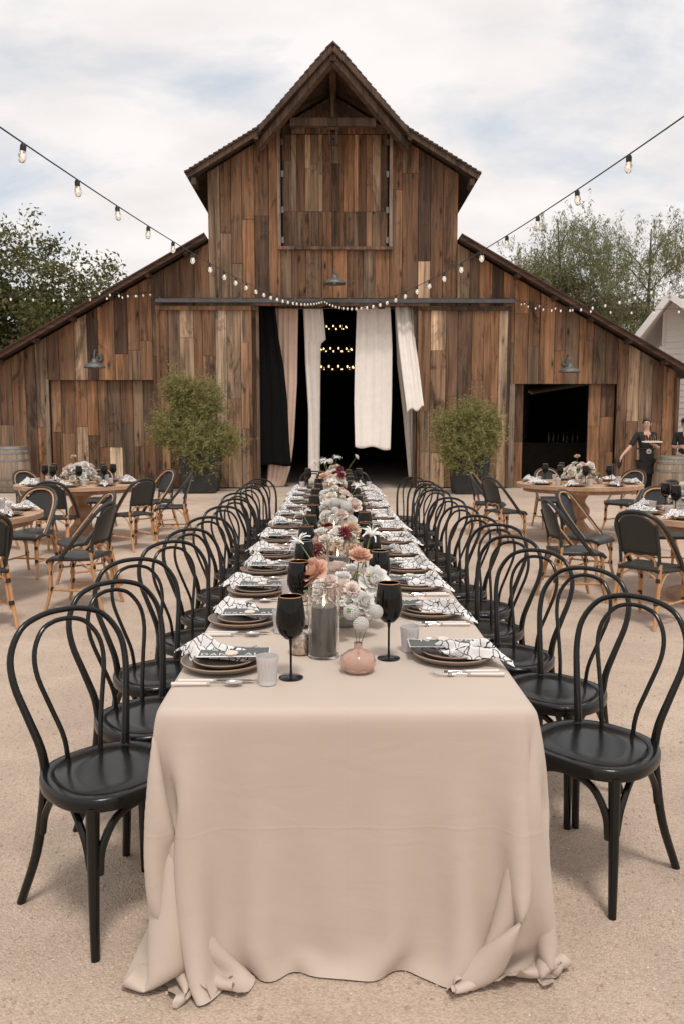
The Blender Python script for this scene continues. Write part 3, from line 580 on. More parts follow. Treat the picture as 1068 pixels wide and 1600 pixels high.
# ---------------------------------------------------------------- wall lamps on the barn
def wall_lamp(px, py, label):
    p = ony(px, py, 19.05); t = thing('wall_lamp', label, 'wall lamp', (p[0], 19.05, p[2]), 0, 'gooseneck lamps on the barn front')
    b = MB(); b.lathe([(.02, .16), (.055, .15), (.07, .09), (.10, .06), (.19, .03), (.245, -.02), (.25, -.055), (.24, -.055), (.235, -.02), (.18, .02), (.05, .05)], 28); ob('lamp_shade', b.mesh('lamp_shade', 'lamp'), t)
    b = MB(); b.tube(bez([(0, 0, .15), (0, .0, .27), (0, .1, .36), (0, .25, .33), (0, .34, .22), (0, .42, .2)], 20), .017, 8); ob('arm', b.mesh('arm', 'lamp'), t)
    b = MB(); b.tube([(0, .40, .2), (0, .435, .2)], .075, 16); ob('wall_plate', b.mesh('wall_plate', 'lamp'), t)
    b = MB(); b.lathe([(.001, -.06), (.03, -.045), (.035, -.01), (.02, .04), (.001, .05)], 12); ob('bulb', b.mesh('bulb', 'bulb'), t)
wall_lamp(148, 571, 'grey gooseneck lamp above the boarded door on the left')
wall_lamp(523, 440, 'grey gooseneck lamp centred below the hay door')
wall_lamp(889, 578, 'grey gooseneck lamp above the open door on the right')

# ---------------------------------------------------------------- leaves as real small faces
def leaf_cloud(name, matn, C_, size, asp=.45, hang=0., jit=1.0):
    """C_: n x 3 leaf positions; each leaf a folded two-quad blade"""
    n = len(C_); d = rng.normal(size=(n, 3)) * np.array([1, 1, .8]) * jit + np.array([0, 0, -hang]); d /= np.linalg.norm(d, axis=1)[:, None]
    q = rng.normal(size=(n, 3)); s_ = np.cross(d, q); s_ /= np.linalg.norm(s_, axis=1)[:, None]; nn = np.cross(s_, d)
    l = size * rng.uniform(.6, 1.35, n)[:, None]; w_ = l * asp
    a = C_; t = C_ + d * l; mL = C_ + d * l * .45 - s_ * w_ * .5 + nn * w_ * .15; mR = C_ + d * l * .45 + s_ * w_ * .5 + nn * w_ * .15
    V = np.stack([a, mR, t, mL], 1).reshape(-1, 3); F_ = (np.array([[0, 1, 2], [0, 2, 3]])[None] + (np.arange(n) * 4)[:, None, None]).reshape(-1, 3)
    me = bpy.data.meshes.new(name); me.from_pydata(V, [], F_.tolist()); me.materials.append(M[matn]); me.update(); return me
def branch_tree(root, z0, H, spread, nb, r0, mat_='bark', seed=0, lean=(0, 0)):
    """tapered trunk with limbs; returns limb tips and points along limbs"""
    rd = random.Random(seed); b = MB(); tips = []
    top = Vector((lean[0], lean[1], z0 + H)); tr = bez([(0, 0, 0), (rd.uniform(-.2, .2), rd.uniform(-.2, .2), H * .3), (lean[0] * .5 + rd.uniform(-.4, .4), rd.uniform(-.4, .4), H * .65), (lean[0], lean[1], H)], 16)
    b.tube(tr, [r0 * (1 - .85 * i / 16) for i in range(17)], 9)
    limbs = []
    for k in range(nb):
        f = .28 + .68 * k / nb; i = int(f * 16); o = tr[i]; a = k * 2.4 + rd.uniform(-.5, .5); ln = spread * (1.15 - .55 * f) * rd.uniform(.7, 1.1)
        e = o + Vector((math.cos(a) * ln, math.sin(a) * ln, ln * rd.uniform(.25, .8))); mdp = (o + e) / 2 + Vector((0, 0, rd.uniform(0, .25) * ln))
        pts = bez([o, mdp, e], 8); r1 = r0 * (1 - .8 * f) * .55; b.tube(pts, [r1 * (1 - .8 * j / 8) for j in range(9)], 6); limbs.append(pts)
        for q in range(3):
            o2 = pts[3 + q * 2 if 3 + q * 2 < 8 else 7]; a2 = a + rd.uniform(-1.3, 1.3); l2 = ln * rd.uniform(.3, .55); e2 = o2 + Vector((math.cos(a2) * l2, math.sin(a2) * l2, l2 * rd.uniform(-.1, .7)))
            p2 = bez([o2, (o2 + e2) / 2 + Vector((0, 0, .12 * l2)), e2], 5); b.tube(p2, [r1 * .45 * (1 - .7 * j / 5) for j in range(6)], 5); limbs.append(p2); tips.append(e2)
        tips.append(e)
    tips += [top, tr[15], tr[14], tr[13], tr[12]]
    ob('trunk', b.mesh('trunk', mat_), root); return tips, limbs
def tree(name, label, X, Y, H, spread, leafm, nl, size, seed, nb=11, asp=.45, hang=0., clump=.75, r0=.28, weep=0.):
    t = thing(name, label, 'tree', (X, Y, 0), 0, 'trees behind the barn')
    tips, limbs = branch_tree(t, 0, H * .86, spread, nb, r0, seed=seed)
    C_ = []; g = np.random.default_rng(seed); cl = [np.array(p) for p in tips] + [np.array(l[int(len(l) * .7)]) for l in limbs]
    wts = g.uniform(.4, 1.6, len(cl)); wts /= wts.sum(); cnt = g.multinomial(nl, wts)
    for c_, k in zip(cl, cnt):
        sub = max(3, k // 130); sc_ = c_ + g.normal(size=(sub, 3)) * clump * np.array([1, 1, .65]) * .9
        if weep:      # hanging strands of leaflets
            ns = max(1, k // 26)
            for _ in range(ns):
                q = c_ + g.normal(size=3) * clump * np.array([1, 1, .55]); ln = weep * g.uniform(.4, 1.3); m_ = 26; tt = g.random(m_)
                sway = g.normal(size=2) * .12
                C_.append(np.stack([q[0] + sway[0] * tt + g.normal(size=m_) * .05, q[1] + sway[1] * tt + g.normal(size=m_) * .05, q[2] - tt * ln], 1))
        else:
            idx = g.integers(0, sub, k); C_.append(sc_[idx] + g.normal(size=(k, 3)) * clump * .34 * np.array([1, 1, .75]))
    C_ = np.concatenate(C_); o = ob('crown', leaf_cloud('crown', leafm, C_, size, asp, hang), t); o['kind'] = 'stuff'
tree('oak_tree', 'big green oak tree beyond the left slope of the barn roof', -17.0, 37.0, 10.7, 5.0, 'leaf_oak', 34000, .22, 3, 17, clump=.95, r0=.45)
tree('oak_tree', 'smaller green tree touching the barn roof on the left', -11.9, 38.5, 8.9, 3.0, 'leaf_oak', 17000, .22, 5, 12, clump=.75)
tree('oak_tree', 'dark low tree filling the gap under the big left oak', -15.8, 41.0, 7.6, 4.8, 'leaf_oak', 18000, .26, 8, 13, clump=1.0)
tree('pepper_tree', 'tall feathery pepper tree nearest the barn on the right', 10.3, 37.5, 12.7, 3.0, 'leaf_pepper', 40000, .17, 12, 17, .2, 1.6, .72, .2, 1.15)
tree('pepper_tree', 'feathery pepper tree above the white building on the right', 15.0, 38.5, 12.5, 3.0, 'leaf_pepper', 40000, .17, 14, 17, .2, 1.6, .72, .2, 1.15)
tree('pepper_tree', 'low pepper tree peeping over the right roof beside the clerestory', 7.4, 40.0, 10.9, 2.4, 'leaf_pepper', 24000, .17, 18, 12, .2, 1.6, .65, .16, 1.0)
tree('shade_tree', 'dusky olive tree between the two feathery pepper trees', 12.7, 41.0, 10.2, 3.4, 'leaf_dark', 26000, .2, 22, 13, .35, .6, .8, .2)
tree('shade_tree', 'dusky low tree close behind the right slope of the barn roof', 10.2, 43.0, 8.4, 4.4, 'leaf_dark', 24000, .23, 25, 13, .35, .6, .95, .2)

# ---------------------------------------------------------------- planters with feathery shrubs
def planter(px, Y, hw, top, lobes, label, seed):
    X = float(ony(px, 760, Y)[0]); t = thing('planter', label, 'planter', (X, Y, .018 if Y > 18.4 else 0), 0, 'planters flanking the barn door')
    h = .86; b = MB(); 
    def sq(s_, z, r_=.03): return [(s_ - r_, -s_, z), (s_, -s_ + r_, z), (s_, s_ - r_, z), (s_ - r_, s_, z), (-s_ + r_, s_, z), (-s_, s_ - r_, z), (-s_, -s_ + r_, z), (-s_ + r_, -s_, z)]
    b.grid([sq(hw * .82, 0), sq(hw * .84, .02), sq(hw, h - .02), sq(hw - .01, h), sq(hw - .07, h), sq(hw - .08, h - .07)], wrap=True); ob('pot', b.mesh('pot', 'planter', True, 30), t)
    b = MB(); b.box((0, 0, h - .09), (2 * hw - .15, 2 * hw - .15, .06)); ob('soil', b.mesh('soil', 'soil', False), t)
    g = np.random.default_rng(seed); C_ = []; D_ = []; st_ = MB()
    for (lx, ly, lz, rad, k) in lobes:
        c_ = np.array([(lx - px) * Y / F, ly, CH + (HZ - lz) * Y / F + 0.0])
        st_.tube(bez([(g.uniform(-.1, .1), g.uniform(-.1, .1), h - .1), (c_[0] * .4, c_[1] * .4, (h + c_[2]) / 2), tuple(c_)], 8), [.02 - .0015 * i for i in range(9)], 5)
        for _ in range(k):
            d = g.normal(size=3); d[1] = -abs(d[1]) if g.random() < .65 else d[1]; d /= np.linalg.norm(d); q = c_ + d * rad * g.uniform(.25, 1.02) ** .6 * np.array([1, .9, 1])
            m_ = 22; tt = np.linspace(0, 1, m_)[:, None]; dr = d * .7 + g.normal(size=3) * .4 + np.array([0, 0, .12]); ln = g.uniform(.12, .34)
            C_.append(q + tt * dr * ln + g.normal(size=(m_, 3)) * .012)
            if _ % 9 == 0: st_.tube([tuple(c_ + d * rad * .1), tuple(q)], .003, 3)
    ob('stems', st_.mesh('stems', 'bark'), t)
    o = ob('foliage', leaf_cloud('foliage', 'leaf_shrub', np.concatenate(C_), .075, .17, -.1), t); o['kind'] = 'stuff'
planter(315, 18.5, .44, 712, [(288, 0, 615, .36, 300), (325, .05, 632, .42, 300), (270, 0, 672, .38, 320), (310, -.15, 690, .48, 420), (348, 0, 690, .36, 260), (318, -.2, 722, .3, 200), (300, .1, 650, .4, 260)], 'square dark planter with a tall feathery shrub left of the door', 31)
planter(731, 18.2, .42, 715, [(735, 0, 655, .4, 340), (700, 0, 672, .36, 280), (745, -.1, 690, .42, 380), (710, -.15, 705, .38, 300), (728, -.2, 720, .3, 180), (760, 0, 668, .28, 180)], 'square dark planter with a rounder feathery shrub right of the door', 32)

# ---------------------------------------------------------------- barrels
def barrel(X, Y, H, rad, label, rot=0):
    t = thing('wine_barrel', label, 'barrel', (X, Y, .018 if Y > 18.4 else 0), rot, 'wine barrels')
    prof = lambda v_: rad * (.80 + .20 * math.sin(PI * v_) ** .8) if 0 < v_ < 1 else rad * .8
    ns = 22
    for i in range(ns):
        b = MB(); a0 = 2 * PI * i / ns + .006; a1 = 2 * PI * (i + 1) / ns - .006; rows = []
        for k in range(11):
            v_ = k / 10; r_ = prof(v_); rows.append([(r_ * math.cos(a), r_ * math.sin(a), v_ * H) for a in (a0, (a0 + a1) / 2, a1)] + [((r_ - .03) * math.cos(a), (r_ - .03) * math.sin(a), v_ * H) for a in (a1, a0)])
        b.grid(rows, wrap=True); b.add(rows[-1], [(0, 1, 2, 3, 4)]); ob('stave', b.mesh('stave', 'barrel', True, 30), t)
    for v_, hh in ((.035, .05), (.14, .04), (.30, .04), (.70, .04), (.86, .04), (.965, .05)):
        b = MB(); z0 = v_ * H - hh / 2; r0, r1 = prof(max(.001, z0 / H)) + .004, prof(min(.999, (z0 + hh) / H)) + .004
        b.lathe([(r0 - .003, z0), (r0 + .003, z0), (r1 + .003, z0 + hh), (r1 - .003, z0 + hh)], 44, close=True); ob('hoop', b.mesh('hoop', 'barrelhoop', True, 30), t)
    b = MB(); b.lathe([(.001, H - .04), (rad * .77, H - .04), (rad * .77, H - .07), (.001, H - .07)], 32); ob('head', b.mesh('head', 'barrel', True, 30), t)
barrel(float(ony(18, 740, 18.6)[0]), 18.6, 1.05, .43, 'upright wine barrel against the barn wall at far left')
barrel(float(ony(1053, 740, 15.6)[0]), 15.6, .95, .36, 'upright wine barrel with grey hoops beside the server on the right', .2)

# ---------------------------------------------------------------- white building behind the barn's right corner
HX, HYY = 8.42, 22.5; hs = thing('white_building', 'white clapboard building with grey roof behind the barn corner', 'building', (HX, HYY, 0), R(-28))
ax_, az_, lz_ = .86, 5.18, 4.03; sl1 = (az_ - lz_) / ax_; sl2 = .80; xl, xr = .62, 5.2; YW = .95      # left rake foot at local x = 0, steep left slope, long right slope
def hz_(x): return az_ - (sl1 * (ax_ - x) if x < ax_ else sl2 * (x - ax_))
b = MB(); b.prism([(xl, 0), (xr, 0), (xr, hz_(xr) - .12), (ax_, az_ - .15), (xl, hz_(xl) - .12)], YW + .03, YW + .1); b.box((xl + .05, YW + 3, 1.7), (.1, 6, 3.4)); b.box((xr - .05, YW + 3, .8), (.1, 6, 1.6))
wl = ob('wall', b.mesh('wall', 'siding', False), hs); zi = 0.0
while zi < az_ - .5:
    z1 = zi + .17; x1 = min(xr - .02, ax_ + (az_ - .2 - z1) / sl2); x0 = max(xl + .1, ax_ - (az_ - .2 - z1) / sl1)
    b = MB(); b.add([(x0, YW - .012, zi), (x1, YW - .012, zi), (x1, YW + .024, z1), (x0, YW + .024, z1), (x0, YW + .029, zi), (x1, YW + .029, zi)], [(0, 1, 2, 3), (0, 4, 5, 1)]); ob('clapboard', b.mesh('clapboard', 'siding', False), wl); zi = z1
b = MB(); b.box((xl + .02, YW - .02, 1.9), (.17, .08, 3.8)); ob('corner_board', b.mesh('corner_board', 'siding', False), hs)
for xo in (0.0, xr + .6):
    zo = hz_(xo); q = [(ax_, 0, az_), (xo, 0, zo), (xo, YW + 6.2, zo), (ax_, YW + 6.2, az_)]
    if xo < ax_: q = q[::-1]
    rf = slab(hs, 'roof', q, .05, 'greyroof'); q2 = [(p[0], p[1] + (.03 if p[1] < .5 else 0), p[2] - .052) for p in q]; slab(hs, 'soffit', q2, .02, 'siding')
    b = MB(); b.beam((ax_, -.02, az_ - .1), (xo, -.02, zo - .1), .04, .17); ob('rake_board', b.mesh('rake_board', 'siding', False), rf)
b = MB(); b.prism([(1.2, 3.6), (6, 3.6), (6, 5.5), (1.2, 5.45)], 3.2, 6.6); ob('wing_roof', b.mesh('wing_roof', 'greyroof', False), hs)

# ---------------------------------------------------------------- festoon lights: catenaries fitted to the bulbs in the photograph
b = MB(); b.lathe([(.001, -.095), (.014, -.09), (.0235, -.07), (.025, -.055), (.019, -.033), (.014, -.02), (.014, -.015)], 12); bulb_me = b.mesh('bulb', 'bulb')
b = MB(); b.lathe([(.001, .012), (.013, .012), (.018, 0), (.0175, -.028), (.015, -.03), (.001, -.03)], 10); sock_me = b.mesh('socket', 'cable')
b = MB(); b.tube([(0, -.004, -.03), (.004, 0, -.06), (-.003, .003, -.045), (-.004, .002, -.065)], .0035, 5); fil_me = b.mesh('filament', 'filament')
def festoon(label, p0, phi, bb, cc_, k0, nb, S):
    t = thing('string_lights', label, 'string lights', tuple(p0), 0, 'festoon light strands over the courtyard')
    f = lambda s_: Vector((math.sin(phi) * s_, -math.cos(phi) * s_, bb * s_ + cc_ * s_ * s_))
    b = MB(); b.tube([f(S * i / 70) for i in range(71)], .0036, 6); ob('cable', b.mesh('cable', 'cable'), t)
    s_ = (k0 % 1) * .61 + .05; rd = random.Random(int(abs(phi) * 1000))
    while s_ < S - .1:
        p = f(s_) - Vector((0, 0, .013)); o = ob('bulb', bulb_me, t, p, (rd.uniform(-.12, .12), rd.uniform(-.12, .12), rd.uniform(0, 6)), .78)
        ob('socket', sock_me, o); ob('filament', fil_me, o); s_ += .61
    return Vector(p0) + f(S)
e1 = festoon('string of clear bulbs running from above the door to the upper left', (-.21, 19.3, 4.523), R(-4.2), -.1835, .00457, 16.6, 0, 23.0)
e2 = festoon('string of clear bulbs running from above the door to the upper right', (-.19, 19.3, 4.523), R(6), -.2083, .00637, 15.2, 0, 22.5)
e3 = festoon('upper string of bulbs leaving the rail end at left', (-4.18, 19.3, 4.69), R(-2), -.2065, .01174, 2.6, 0, 19.0)
e4 = festoon('lower string of bulbs leaving the rail end at left', (-4.20, 19.3, 4.69), R(-17), -.2216, .00768 + .002, 1.2, 0, 19.5)
e5 = festoon('upper string of bulbs leaving the rail end at right', (4.34, 19.3, 4.517), R(1), -.2473, .01427, 2.9, 0, 18.0)
e6 = festoon('lower string of bulbs leaving the rail end at right', (4.36, 19.3, 4.517), R(20), -.2474, .01412, 2.5, 0, 16.5)
for e, lab in ((e1, 'timber light pole behind the camera on the left'), (e2, 'timber light pole behind the camera on the right'), (e3, 'timber light pole left of the camera'), (e4, 'timber light pole far to the left of the camera'), (e5, 'timber light pole right of the camera'), (e6, 'timber light pole far to the right of the camera')):
    b = MB(); b.lathe([(.001, 0), (.06, 0), (.045, e.z + .1), (.001, e.z + .1)], 12); tag(ob('light_pole', b.mesh('light_pole', 'beam', True, 30), None, (e.x, e.y, 0)), lab, 'pole', 'light poles outside the picture')
print('pole ends', [tuple(round(q, 2) for q in e) for e in (e1, e2, e3, e4, e5, e6)])

# ---------------------------------------------------------------- long table and its cloth (draped by a small cloth solver)
TX0, TX1, TY0, TY1, TZ = -.484, .558, 2.095, 10.1, .76
tb = thing('banquet_table', 'long banquet table hidden under the beige cloth', 'table', ((TX0 + TX1) / 2, (TY0 + TY1) / 2, 0))
b = MB(); b.box((0, 0, .735), (TX1 - TX0 - .05, TY1 - TY0 - .05, .03)); ob('tabletop', b.mesh('tabletop', 'tabletop', False), tb)
b = MB(); b.box((0, 0, .36), (.06, .06, .72)); me = b.mesh('leg', 'tableleg', False)
for x in (-.42, .42):
    for y in (-3.9, -1.35, 1.35, 3.9): ob('leg', me, tb, (x, y, 0))
def drape_cloth():
    h = (TX1 - TX0) / 32; nS, nF = 23, 22
    xs = TX0 + h * np.arange(-nS, 32 + nS + 1); ys = TY0 + h * np.arange(-nF, 46)
    P = np.stack(np.meshgrid(xs, ys, indexing='ij') + [np.full((len(xs), len(ys)), TZ + .004)], 2); V = np.zeros_like(P)
    top = (P[..., 0] > TX0 - .004) & (P[..., 0] < TX1 + .004) & (P[..., 1] > TY0 - .004)
    W = np.where(top, 0., 1.)[..., None]; g = np.random.default_rng(4)
    # start already hanging: straight panels on the sides, a loose cone at each corner
    ox = np.maximum(TX0 - P[..., 0], 0) + np.maximum(P[..., 0] - TX1, 0); sx_ = np.where(P[..., 0] < 0, -1., 1.); oy = np.maximum(TY0 - P[..., 1], 0); rr = np.hypot(ox, oy) + 1e-9
    flare = .005 + .12 * np.minimum(1, 2 * np.minimum(ox, oy) / rr); drop = np.minimum(rr * .985, TZ - .02); outw = flare * drop + np.maximum(rr - TZ, 0) * .35
    ang_ = np.arctan2(oy, ox); wig = .05 * np.sin(ang_ * 9 + .6 + sx_) * np.minimum(1, rr) * (np.minimum(ox, oy) > 0)
    bx_ = np.clip(P[..., 0], TX0, TX1); by_ = np.maximum(P[..., 1], TY0)
    P[..., 0] = bx_ + sx_ * (outw + wig) * ox / rr; P[..., 1] = by_ - (outw + wig) * oy / rr; P[..., 2] = TZ + .004 - drop
    P[..., 2] += (1 - top) * g.normal(size=top.shape) * .002; OX, OY = ox, oy; XM = (TX0 + TX1) / 2 - .03
    last_y = P[:, -1, 1].copy()
    def sol(A, B, wA, wB, rest, k):
        d = B - A; l = np.sqrt((d * d).sum(-1, keepdims=True)) + 1e-9; s_ = wA + wB
        c = d * (k * (l - rest) / l / np.maximum(s_, 1e-6)); A += wA * c; B -= wB * c
    groups = []
    for o in (0, 1):
        groups += [((slice(o, -1, 2), slice(None)), (slice(o + 1, None, 2), slice(None)), h, 1.), ((slice(None), slice(o, -1, 2)), (slice(None), slice(o + 1, None, 2)), h, 1.)]
        groups += [((slice(o, -1, 2), slice(None, -1)), (slice(o + 1, None, 2), slice(1, None)), h * 2 ** .5, .5), ((slice(o, -1, 2), slice(1, None)), (slice(o + 1, None, 2), slice(None, -1)), h * 2 ** .5, .5)]
    for o in range(4):
        groups += [((slice(o, -2, 4), slice(None)), (slice(o + 2, None, 4), slice(None)), 2 * h, .12), ((slice(None), slice(o, -2, 4)), (slice(None), slice(o + 2, None, 4)), 2 * h, .12)]
    dt = 1 / 50
    for step in range(230):
        V[..., 2] -= 9.8 * dt; V *= .96 if step < 150 else .92
        if step < 60: V[..., 0] += .25 * dt * (P[..., 2] < .6)      # a breath of wind so that the two corners settle differently
        if step < 170:      # folds sink back against the table
            qx, qy = np.clip(P[..., 0], TX0, TX1) - P[..., 0], np.maximum(P[..., 1], TY0) - P[..., 1]; dd = np.hypot(qx, qy); k_ = 6.5 * dt * np.clip((dd - .015) / .12, 0, 1) / (dd + 1e-6); V[..., 0] += k_ * qx; V[..., 1] += k_ * qy
        if step < 130:      # the front panel gathers towards its middle and leaves deep folds at both corners
            low = np.clip((TZ - P[..., 2]) / TZ, 0, 1) ** 1.5 * (OY > 0) * (OX < .22); q = P[..., 0] - XM; V[..., 0] -= 9.0 * dt * low * np.sign(q) * np.clip((np.abs(q) - .18) / .25, 0, 1); V[..., 1] -= .0 * dt * low * (np.abs(q) < .3)
        Q = P + W * V * dt
        for it in range(11):
            for a, b_, r_, k_ in groups:
                A, B = Q[a], Q[b_]; n0 = min(A.shape[0], B.shape[0]); n1 = min(A.shape[1], B.shape[1])
                wa, wb = W[a][:n0, :n1], W[b_][:n0, :n1]; sol(A[:n0, :n1], B[:n0, :n1], wa, wb, r_, k_)
            if it % 3 == 2 or it == 10:
                x, y, z = Q[..., 0], Q[..., 1], Q[..., 2]; ins = (x > TX0) & (x < TX1) & (y > TY0) & (z < TZ) & (W[..., 0] > 0)
                pen = np.stack([x - TX0, TX1 - x, y - TY0, TZ - z], -1); am = pen.argmin(-1)
                x[ins & (am == 0)] = TX0; x[ins & (am == 1)] = TX1; y[ins & (am == 2)] = TY0; z[ins & (am == 3)] = TZ
                np.maximum(z, .006, out=z)
        gr = Q[..., 2] < .012; dxy = Q[..., :2] - P[..., :2]; Q[..., :2] = np.where(gr[..., None], P[..., :2] + dxy * (1.0 if step < 120 else .3), Q[..., :2])
        Q[:, -1, 1] = last_y; V = (Q - P) / dt * W; P = Q
    return xs, ys, P
xs, ys, P = drape_cloth()
nx, ny = P.shape[:2]; rows = [P[:, j] for j in range(ny)]; prof = P[:, -1].copy(); y = ys[-1]; k = 0
hangm = 1 - np.clip(prof[:, 2] / TZ, 0, 1); sgn = np.where(prof[:, 0] > (TX0 + TX1) / 2, 1, -1)
while y < TY1 - .001:
    y = min(TY1, y + .065); k += 1; fade = min(1, k / 8); q = prof.copy()
    wv = np.where(sgn > 0, math.sin(y * 7.3) + .6 * math.sin(y * 13.1 + 1), math.sin(y * 6.7 + 2) + .6 * math.sin(y * 11.9))
    q[:, 0] += sgn * hangm * .03 * fade * (wv + .3); q[:, 1] = y; q[:, 2] = np.where(prof[:, 2] < .02, prof[:, 2], prof[:, 2]); rows.append(q)
b = MB(); b.grid([[tuple(p) for p in r_] for r_ in rows])
xi = np.arange(nx); cornr = np.hypot(np.maximum(np.maximum(TX0 - xs, 0), np.maximum(xs - TX1, 0))[None, :], np.maximum(TY0 - ys, 0)[:, None]); keep = cornr < .80      # the cloth has rounded corners
b.f = [f for f in b.f if all((q // nx) >= ny or keep[q // nx, q % nx] for q in f)]; b.m = [0] * len(b.f)
b.grid([[(x, TY1 + .004 + .02 * (1 - z / TZ) * math.sin(x * 9), z) for x in np.linspace(TX0, TX1, 20)] for z in np.linspace(TZ + .003, .02, 12)])
b.f = [f[::-1] for f in b.f]
tc_o = ob('tablecloth', b.mesh('tablecloth', 'linen', True, 0)); tag(tc_o, 'floor length beige tablecloth pooling on the gravel', 'tablecloth')
md = tc_o.modifiers.new('s', 'SUBSURF'); md.levels = 1; md.render_levels = 1

# ---------------------------------------------------------------- bentwood chairs; local front is +Y
def build_bentwood():
    t = thing('bentwood_chair', '', 'chair', (0, 0, 0), 0, 'black bentwood chairs along the long table')
    def outl(s_, z, n=44):
        o = []
        for i in range(n):
            a = 2 * PI * i / n; c, s2 = math.cos(a), math.sin(a); x = abs(c) ** .78 * math.copysign(1, c) * .212; y = abs(s2) ** .82 * math.copysign(1, s2) * .205; x *= 1 + .06 * (y / .205); o.append((x * s_, y * s_, z))
        return o
    b = MB(); b.grid([outl(.90, .425), outl(.985, .428), outl(1.0, .437), outl(1.0, .458), outl(.985, .466), outl(.955, .469), outl(.815, .467), outl(.80, .4645), outl(.785, .4665), outl(.5, .464), outl(.02, .462)], wrap=True)
    b.add(outl(.90, .425), [tuple(range(43, -1, -1))]); b.add(outl(.02, .462), [tuple(range(44))]); ob('seat', b.mesh('seat', 'paint', True, 60), t)
    hl = [(.142, -.152, .45), (.152, -.160, .53), (.176, -.19, .63), (.198, -.224, .73), (.193, -.250, .815), (.146, -.272, .888), (.075, -.283, .918), (0, -.286, .925)]
    b = MB(); full = hl + [(-x, y, z) for x, y, z in hl[-2::-1]]; n = 56; pts = bez(full, n); b.tube(pts, [.0155 - .0058 * math.sin(PI * i / n) ** .7 for i in range(n + 1)], 10); ob('back_hoop', b.mesh('back_hoop', 'paint'), t)
    il = [(.058, -.165, .455), (.066, -.175, .54), (.093, -.203, .64), (.119, -.230, .74), (.115, -.249, .815), (.080, -.267, .872), (.038, -.274, .892), (0, -.275, .896)]
    b = MB(); full = il + [(-x, y, z) for x, y, z in il[-2::-1]]; b.tube(bez(full, 48), .0080, 9); ob('inner_hoop', b.mesh('inner_hoop', 'paint'), t)
    for s_ in (-1, 1):
        b = MB(); b.tube(bez([(s_ * .155, .145, .44), (s_ * .162, .152, .3), (s_ * .172, .165, .15), (s_ * .182, .18, 0)], 12), [.0205 - .0006 * i for i in range(13)], 10); ob('leg', b.mesh('leg', 'paint', True, 50), t)
        b = MB(); b.tube(bez([(s_ * .142, -.150, .47), (s_ * .148, -.160, .36), (s_ * .165, -.19, .18), (s_ * .195, -.25, 0)], 12), [.0175 - .0003 * i for i in range(13)], 10); ob('leg', b.mesh('leg', 'paint', True, 50), t)
        b = MB(); b.tube(bez([(s_ * .163, .135, .25), (s_ * .165, .115, .33), (s_ * .163, .05, .405), (s_ * .160, -.01, .418), (s_ * .158, -.07, .405), (s_ * .160, -.13, .33), (s_ * .162, -.15, .26)], 24), .0115, 8); ob('brace', b.mesh('brace', 'paint'), t)
    b = MB(); b.tube(bez([(-.148, .16, .24), (-.14, .165, .32), (-.09, .165, .395), (0, .165, .418), (.09, .165, .395), (.14, .165, .32), (.148, .16, .24)], 24), .0125, 8); ob('brace', b.mesh('brace', 'paint'), t)
    return t
chair0 = build_bentwood(); used0 = [False]
def put_chair(x, y, face, label):
    """face: direction the sitter looks, degrees from +X"""
    if not used0[0]:
        used0[0] = True; chair0.location = (x, y, 0); chair0.rotation_euler = (0, 0, R(face - 90)); chair0['label'] = label; return chair0
    return dup(chair0, (x, y, 0), R(face - 90), label)
HL = [(-.915, 2.70), (-.885, 3.18), (-.93, 3.74), (-.875, 4.32), (-.87, 4.84), (-.86, 5.49), (-.85, 6.23), (-.84, 6.87), (-.885, 7.49), (-.86, 8.2), (-.88, 8.85), (-.86, 9.5)]
HR = [(1.10, 2.90), (1.11, 3.49), (1.02, 4.01), (1.01, 4.52), (1.045, 5.07), (1.0, 5.58), (1.0, 6.26), (1.01, 7.0), (1.01, 7.9), (1.04, 8.63), (1.04, 9.18), (.98, 9.89)]
HL = [(x * .978, y * .962) for x, y in HL]; HR = [(x * .985, y * .957) for x, y in HR]
for i, (x, y) in enumerate(HL):
    f = -46 + U(-6, 6) if i else -43; put_chair(x + .28 * math.cos(R(f)), y + .28 * math.sin(R(f)), f, f'{ORDX(i, 12)} black bentwood chair {"" if i in (0, 11) else "from the camera "}on the left of the long table')
for i, (x, y) in enumerate(HR):
    f = 180 + 45 + U(-6, 6) if i else 223; put_chair(x + .28 * math.cos(R(f)), y + .28 * math.sin(R(f)), f, f'{ORDX(i, 12)} black bentwood chair {"" if i in (0, 11) else "from the camera "}on the right of the long table')
put_chair(.27, 10.45, 262, 'right one of two black bentwood chairs at the far table end')
put_chair(-.21, 10.45, 278, 'left one of two black bentwood chairs at the far table end')

